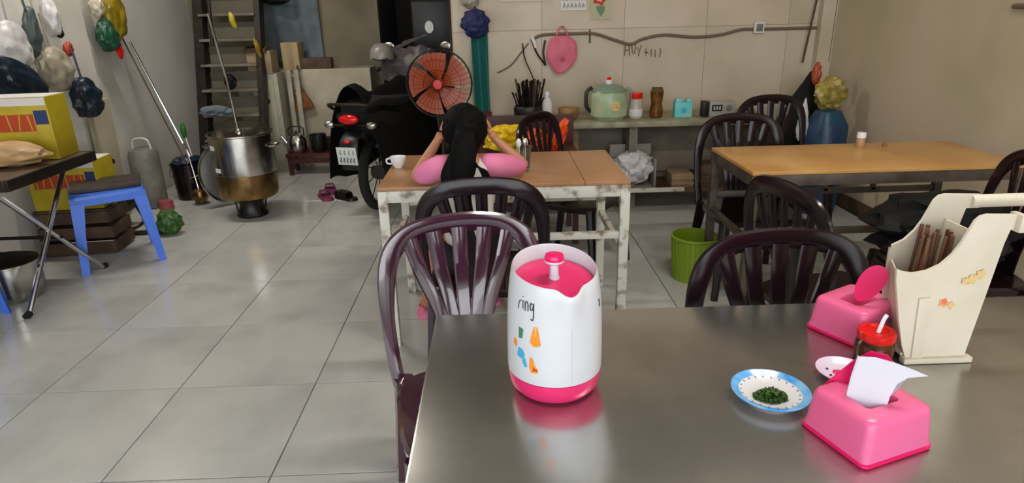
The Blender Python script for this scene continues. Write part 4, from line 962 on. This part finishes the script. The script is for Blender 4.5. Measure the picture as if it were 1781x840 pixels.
MB().box((0, 0, .125), (.16, .20, .25), bev=.003).build('carton_body', mat('tan_card', (.66, .58, .44), .8), b_); MB().box((0, -.102, .12), (.05, .003, .25)).build('tape', M_card, b_, smooth=False)
bm_ = thing('broom', 'straw hand broom hanging on the low pale wall', 'broom', (-1.89, 6.30, .56))
MB().sweep([(0, 0, .42), (0, 0, .22)], .010, .010, (0, 1, 0), 8).build('handle', M_wood, bm_)
MB().sweep([(0, 0, .24), (-.01, -.005, .16), (.005, 0, .06), (.015, 0, 0)], [.018, .055, .095, .105], [.015, .025, .03, .028], (0, 1, 0), 14).build('bristles', M_broom, bm_)
tag(MB().grid(lambda u, v: Vector(((u-.5)*.62, -.03*math.sin(u*17+v*2)-.02*math.sin(u*7), (v-.5)*.80)), 30, 10, .006).build('curtain', M_grcl, loc=(-2.02, 6.60, 1.40)), 'grey-blue cloth hanging on the dark wall behind the cartons', 'curtain')
tag(MB().blob((0, 0, 0), (.16, .05, .07), .15, 3, 3, 31).build('black_bag', M_bagblk, loc=(-2.05, 6.44, 1.60)), 'black bag hanging over the top of the grey-blue cloth', 'bag')
tag(MB().box((0, 0, 0), (.34, .10, .10), bev=.01).build('dark_plank', M_wood, loc=(-1.75, 6.42, .992)), 'dark wooden block on top of the low pale wall', 'block')
cr_ = thing('red_stool', 'low dark red wooden stool on the floor before the low wall', 'stool', (-1.74, 6.02, 0))
MB().box((0, 0, .19), (.50, .26, .03), bev=.004).build('seat', mm, cr_)
for sx in (-1, 1):
    for sy in (-1, 1): MB().box((sx*.22, sy*.10, .088), (.035, .035, .176)).build('leg', mm, cr_)
MB().box((0, -.115, .14), (.44, .012, .05)).build('apron', mm, cr_, smooth=False)
ke = thing('kettle', 'steel kettle on the dark red stool', 'kettle', (-1.90, 6.02, .206))
MB().lathe([(0, 0), (.085, 0), (.095, .02), (.095, .11), (.07, .16), (.03, .175), (0, .178)], seg=32).build('body', M_steel2, ke)
MB().blob((0, 0, .188), (.014, .014, .012), 0, sub=2).build('knob', M_black, ke)
MB().tube([(-.085, 0, .06), (-.13, 0, .13), (-.145, 0, .15)], .012).build('spout', M_steel2, ke)
MB().tube(catmull([(-.07, 0, .15), (-.06, 0, .23), (.06, 0, .23), (.07, 0, .15)], 5), .007).build('handle', M_black, ke)
for k, (x, m_, lab) in enumerate(((-1.70, M_black, 'black cooking pot in the middle of the dark red stool'), (-1.56, M_dkmetal, 'dark dented pot at the right end of the dark red stool'))):
    o = thing('cooking_pot', lab, 'pot', (x, 6.02, .206)); MB().lathe([(0, 0), (.06, 0), (.075, .03), (.078, .16-.03*k), (.072, .16-.03*k), (.06, .02), (0, .015)], seg=28).build('pot_body', m_, o)
    MB().tube([(.07, 0, .12), (.12, 0, .13)], .008).build('handle', m_, o)
# purple sandals by the motorbike
for k, (x, y, rz, m_, lab) in enumerate(((-1.43, 5.06, .5, M_purple, 'purple sandal lying nearest the left end of the motorbike tail'), (-1.44, 5.27, .3, M_purple, 'purple sandal behind the other, furthest from the camera'), (-1.25, 5.02, .9, M_black, 'black shoe beside the purple sandals'))):
    s_ = thing('sandal' if k < 2 else 'shoe', lab, 'shoe', (x, y, .0005), rz)
    loft(MB(), [[(px, py, z) for px, py in rr(.09-.004*q, .23-.004*q, .04)] for q, z in ((0, 0), (0, .018), (1, .022))]).build('sole', m_, s_)
    MB().sweep([(-.042, .03, .02), (-.03, .03, .06), (.03, .03, .06), (.042, .03, .02)], .035 if k < 2 else .07, .005, (0, 0, 1), 10).build('strap' if k < 2 else 'upper', m_, s_)

# ------------------------------------------------------------------ left wall clutter
def hang(nm, label, m, c, d, seed, rot=None, cat='bag', taper=.25, amp=.16, extra=None):
    t = thing(nm, label, cat, c)
    MB().blob((0, 0, 0), d, amp, 2.6, 4, seed, rot, taper).build('sack', m, t)
    MB().tube(catmull([(0, 0, d[2]*.8), (-.01, 0, d[2]+.08), (-.02, 0, d[2]+.20)], 4), .007).build('handle', m, t)
    return t
rail = thing('hook_rail', 'wooden rail along the left wall from which the bags hang', 'rail', (-2.955, 4.15, 1.78))
MB().box((.0, 0, 0), (.03, 1.9, .05), bev=.004).build('rail_board', M_wood, rail)
hang('white_bag', 'white plastic bag hanging at the left picture edge', M_bagwh, (-2.84, 3.96, 1.29), (.07, .15, .15), 1, (.5, 0, 0))
hang('dark_blue_bag', 'long dark blue bag hanging below the white bag at the left edge', M_bagblue, (-2.82, 3.92, 1.08), (.08, .24, .13), 2, (-.45, 0, 0))
hang('grey_bag', 'slim grey-green bag hanging between white bag and cloudy bag', mat('grey_green_bag', (.26, .31, .31), .5, bump=.3, bscale=25), (-2.86, 4.19, 1.36), (.05, .06, .16), 3, (-.25, 0, 0))
hang('cloudy_bag', 'cloudy beige plastic bag hanging in the middle of the left wall', M_bagclr, (-2.84, 4.30, 1.13), (.08, .16, .14), 4, (-.4, 0, 0))
hang('round_blue_bag', 'round dark blue bag bulging above the yellow carton', M_bagblue, (-2.77, 4.42, .93), (.09, .13, .14), 5, (.2, 0, 0))
hang('pale_bag', 'pale cream bag high on the left wall beside the pilaster', M_bagwh, (-2.87, 4.42, 1.45), (.06, .06, .13), 6)
tag(MB().blob((0, 0, 0), (.03, .03, .05), .2, 3, 3, 7, rot=(-.4, 0, 0)).build('red_pouch', M_redp, loc=(-2.84, 4.47, 1.245)), 'small red pouch between the pale bag and the round blue bag', 'pouch')
tag(MB().blob((0, 0, 0), (.02, .03, .03), .2, 3, 3, 17).build('black_clip', M_black, loc=(-2.85, 4.44, 1.345)), 'small black clip above the red pouch', 'clip')
hang('yellow_green_bag', 'shiny yellow-green bag hanging right of the pilaster', M_bagyel, (-2.86, 5.13, 1.46), (.07, .13, .20), 8, (-.2, 0, 0))
hang('dark_teal_bag', 'dark blue-green bag hanging below the yellow-green bag', M_baggrn, (-2.85, 4.97, 1.32), (.07, .10, .12), 9, None)
hang('cream_bag', 'cream bag at the top left of the yellow-green bag', M_cream, (-2.86, 4.93, 1.54), (.05, .06, .10), 11)
tag(MB().blob((0, 0, 0), (.03, .045, .05), .1, 3, 3, 10, rot=(PI, 0, 0), taper=.6).build('red_bundle', M_red, loc=(-2.83, 5.05, 1.19)), 'small red bundle hanging at the bottom of the yellow-green bag', 'bundle')

# mop poles and bucket
tag(MB().tube([(-2.52, 5.20, .30), (-2.86, 5.27, 1.26)], .010, 8).build('mop_pole', M_chrome), 'chrome mop pole leaning against the left wall', 'pole')
tag(MB().tube([(-2.53, 5.12, .30), (-2.93, 5.30, 1.30)], .006, 8).build('mop_pole', M_wood), 'thin brown pole beside the chrome mop pole', 'pole')
gp = thing('brush', 'thin white-handled brush with green tip standing in the plum bucket', 'brush', (-2.50, 5.22, .16))
MB().tube([(0, 0, 0), (-.06, .02, .34)], .006, 8).build('handle', M_paper, gp); MB().blob((-.068, .022, .40), (.022, .022, .065), .1, sub=3).build('green_tip', mat('grass_green', (.12, .42, .16), .5), gp, label='green tip')
bu = thing('bucket', 'dark plum plastic bucket beside the stock pot lid', 'bucket', (-2.58, 5.22, 0))
MB().lathe([(0, .004), (.11, .004), (.115, 0), (.13, .28), (.138, .285), (.138, .295), (.126, .295), (.108, .012), (0, .012)], seg=36).build('pail', M_chairdk, bu)
MB().blob((.0, 0, .31), (.11, .10, .05), .2, 3, 3, 2).build('rag', M_bagblue, bu, label='dark blue rag in the bucket')
MB().tube(catmull([(-.135, 0, .28), (-.10, -.10, .20), (.10, -.10, .20), (.135, 0, .28)], 5), .004).build('bail', M_steel2, bu)
lp = thing('brass_ladle', 'ladle with round brown bowl on the floor beside the bucket', 'ladle', (-2.42, 5.00, .066))
MB().lathe([(0, -.065), (.04, -.05), (.062, -.01), (.065, .01), (.055, .045), (.03, .06), (0, .065)], seg=24).build('bowl', M_brass, lp); MB().tube([(0, 0, .05), (-.05, .05, .30), (-.09, .08, .42)], .006).build('handle', M_steel2, lp)
tag(MB().lathe([(0, 0), (.05, 0), (.055, .005), (.05, .07), (0, .08)], seg=20).build('pink_tub', mat('dull_pink', (.62, .30, .32), .4), loc=(-2.64, 4.88, 0)), 'small dull pink tub on the floor before the bucket', 'tub')
cn = thing('metal_can', 'tall grey metal can against the left wall behind the blue stool', 'can', (-2.79, 4.98, 0))
MB().lathe([(0, 0), (.10, 0), (.11, .01), (.11, .42), (.09, .46), (.05, .48), (0, .48)], seg=32).build('can_body', M_pump, cn); MB().tube(catmull([(-.07, 0, .46), (-.05, 0, .54), (.05, 0, .54), (.07, 0, .46)], 4), .008).build('handle', M_paper, cn)
pu = thing('water_pump', 'dark water pump with a T-shaped pipe behind the blue stool', 'pump', (-2.72, 4.42, 0))
MB().lathe([(0, -.12), (.06, -.12), (.08, -.06), (.08, .10), (.05, .13), (0, .13)], c=(0, 0, .18), seg=24, rot=(PI/2, 0, 0)).build('motor', M_dkmetal, pu)
MB().tube([(0, -.05, .22), (0, -.05, .50)], .016).build('pipe', M_dkmetal, pu); MB().tube([(-.06, -.05, .50), (.06, -.05, .50)], .018).build('pipe_tee', M_dkmetal, pu)
for s in (-1, 1): MB().tube(catmull([(s*.06, -.09, .14), (s*.09, -.09, .02), (s*.09, .09, .02), (s*.06, .09, .14)], 4), .011).build('foot_bar', M_dkmetal, pu)
tag(MB().box((0, 0, .012), (.50, .05, .022), rot=(0, 0, .12), bev=.003).build('floor_bar', M_dkmetal, loc=(-2.62, 4.24, .001)), 'dark metal bar lying on the floor behind the blue stool', 'bar')
tag(MB().blob((0, 0, 0), (.08, .07, .09), .2, 3, 4, 13, rot=(0, .5, 0)).build('green_bag', mat('leaf_green_bag', (.20, .36, .14), .5, bump=.3, bscale=25), loc=(-2.30, 4.24, .085)), 'crumpled green bag on the floor right of the blue stool', 'bag')

# folding table with cartons
ft = thing('folding_table', 'folding table with dark edge and chrome crossed legs at the left wall', 'table', (-2.63, 3.29, 0))
MB().box((0, 0, .705), (.62, .68, .018), bev=.002).build('tabletop', M_wood, ft)
for sx in (-1, 1): MB().box((sx*.315, 0, .688), (.018, .70, .055), bev=.003).build('edge_rail', M_dkmetal, ft)
for sy in (-1, 1): MB().box((0, sy*.345, .688), (.63, .018, .055), bev=.003).build('edge_rail', M_dkmetal, ft)
for x in (.22, -.24):
    a = MB().tube([(x, .32, .012), (x-.04, -.30, .67)], .013, 10).build('leg', M_chrome if x > 0 else M_dkmetal, ft)
    MB().tube([(x, .315, .018), (x+.002, .345, .012)], .018, 10).build('rubber_foot', M_rubber, a)
    a = MB().tube([(x, -.33, .012), (x-.04, .29, .67)], .013, 10).build('leg', M_chrome if x > 0 else M_dkmetal, ft)
    MB().tube([(x, -.325, .018), (x+.002, -.355, .012)], .018, 10).build('rubber_foot', M_rubber, a)
for y in (-.20, .05): MB().tube([(.22, y, .30+.0*y), (-.26, y, .30)], .010, 8).build('cross_bar', M_dkmetal, ft)
def carton(label, c, d, rz=0):
    t = thing('yellow_carton', label, 'carton', c, rz, 'yellow printed cartons'); w_, dd, h = d
    MB().box((0, 0, h/2), (w_, dd, h), bev=.004).build('carton_body', M_yellow, t)
    MB().box((-.02, -dd/2-.001, h*.60), (w_*.74, .002, h*.27)).build('red_band', M_redp, t, smooth=False)
    for k in range(7): MB().box((-w_*.38+k*w_*.11, -dd/2-.003, h*.60), (.007, .002, h*.25), rot=(0, .18 if k % 2 else -.1, 0)).build('yellow_stroke', M_yellow, t, smooth=False)
    MB().box((w_*.41, -dd/2-.001, h*.68), (w_*.14, .002, h*.22)).build('blue_square', M_bluep, t, smooth=False)
    MB().box((0, -dd/2-.001, h*.93), (w_*.98, .002, h*.12)).build('white_strip', M_paper, t, smooth=False)
    MB().box((0, 0, h+.001), (w_*.98, dd*.98, .002)).build('white_top', M_paper, t, smooth=False)
carton('yellow carton with red lettering band standing on the folding table', (-2.60, 3.50, .7165), (.46, .20, .33), .10)
carton('yellow carton with red print on the crate under the folding table', (-2.70, 3.98, .305), (.40, .24, .30), .1)
ck = thing('wooden_crate', 'wooden crate on the floor carrying the lower yellow carton', 'crate', (-2.70, 3.98, 0), .1)
for z in (.05, .15, .25):
    for y in (-.13, .13): MB().box((0, y, z), (.44, .012, .075), bev=.002).build('slat', M_wood, ck)
    for x in (-.215, .215): MB().box((x, 0, z), (.012, .25, .075), bev=.002).build('slat', M_wood, ck)
MB().box((0, 0, .297), (.44, .27, .010)).build('top_board', M_wood, ck, smooth=False)
tag(MB().blob((0, 0, 0), (.19, .10, .065), .14, 2.5, 4, 3).build('bread_bag', mat('beige_bag', (.78, .64, .46), .5, scale=9, col2=(.68, .55, .38), bump=.2, bscale=30), loc=(-2.52, 3.28, .778)), 'beige bulging paper bag lying before the carton on the folding table', 'bag')
kp = thing('steel_pot', 'shiny steel pot on the floor at the left picture edge', 'pot', (-2.66, 3.22, 0))
MB().lathe([(0, 0), (.12, 0), (.14, .015), (.15, .05), (.15, .20), (.16, .205), (.16, .212), (.144, .212), (.144, .05), (0, .02)], seg=44).build('pot_body', M_steel2, kp)
MB().lathe([(0, .255), (.03, .25), (.10, .235), (.15, .215), (.150, .211), (0, .211)], seg=40).build('lid', M_dkmetal, kp)

# ------------------------------------------------------------------ blue stools
def stool(label, loc, rz):
    t = thing('blue_stool', label, 'stool', loc, rz, 'blue plastic stools')
    loft(MB(), [[(x, y, z) for x, y in rr(a, a, .03)] for a, z in ((.385, .435), (.388, .452), (.375, .464), (.30, .462))]).build('seat', M_stool, t)
    for s in (-1, 1):
        MB().prism([(-.185, .452), (.185, .452), (.190, .405), (-.190, .405)], .012, 'y', c=(0, s*.187, 0)).build('skirt', M_stool, t)
        MB().prism([(-.185, .452), (.185, .452), (.190, .405), (-.190, .405)], .012, 'x', c=(s*.187, 0, 0)).build('skirt', M_stool, t)
    for sx in (-1, 1):
        for sy in (-1, 1):
            mb = MB()
            # L-section leg, flat outer faces, tapering and splaying
            def ring(o_, L, th, z):
                return [(sx*(o_), sy*(o_), z), (sx*(o_-L), sy*o_, z), (sx*(o_-L), sy*(o_-th), z), (sx*(o_-th), sy*(o_-th), z), (sx*(o_-th), sy*(o_-L), z), (sx*o_, sy*(o_-L), z)]
            loft(mb, [ring(.224, .040, .012, 0), ring(.208, .052, .010, .24), ring(.195, .070, .008, .42)]).build('leg', M_stool, t, smooth=False)
    return t
stool('blue plastic stool standing whole in front of the left wall', (-2.40, 3.80, 0), .58)
tag(MB().box((0, 0, .011), (.37, .30, .022), rot=(0, 0, 0), bev=.003).build('wooden_board', mat('dark_board_wood', (.23, .19, .16), .6, scale=8, col2=(.16, .13, .11)), loc=(-2.41, 3.83, .4655)), 'dark brown board lying on top of the whole blue stool', 'board').rotation_euler = (0, 0, .50)
stool('blue plastic stool mostly cut off at the left picture edge', (-2.66, 2.74, 0), .45)

tag(MB().box((0, 0, .44), (.02, .26, .88), rot=(0, .03, 0), bev=.003).build('cream_board', M_lowwall, loc=(-2.865, 4.66, .004)), 'cream board leaning on the left wall below the round blue bag', 'board')
tp_ = MB().grid(lambda u, v: Vector(((.23*math.sin((v-.5)*2.6))+.02*noise.noise(Vector((u*5, v*4, 1))), (u-.5)*1.15, -.66*abs(2*v-1)**1.7+.03*noise.noise(Vector((u*6, v*6, 5)))+.03*math.cos(u*9))), 24, 24, .004).build('black_cover', M_bagblk)
tp_.location = (-.84, 5.00, .925); tp_.rotation_euler = (0, 0, -.30); tag(tp_, 'black cover sheet draped over the middle of the motorbike', 'cover')
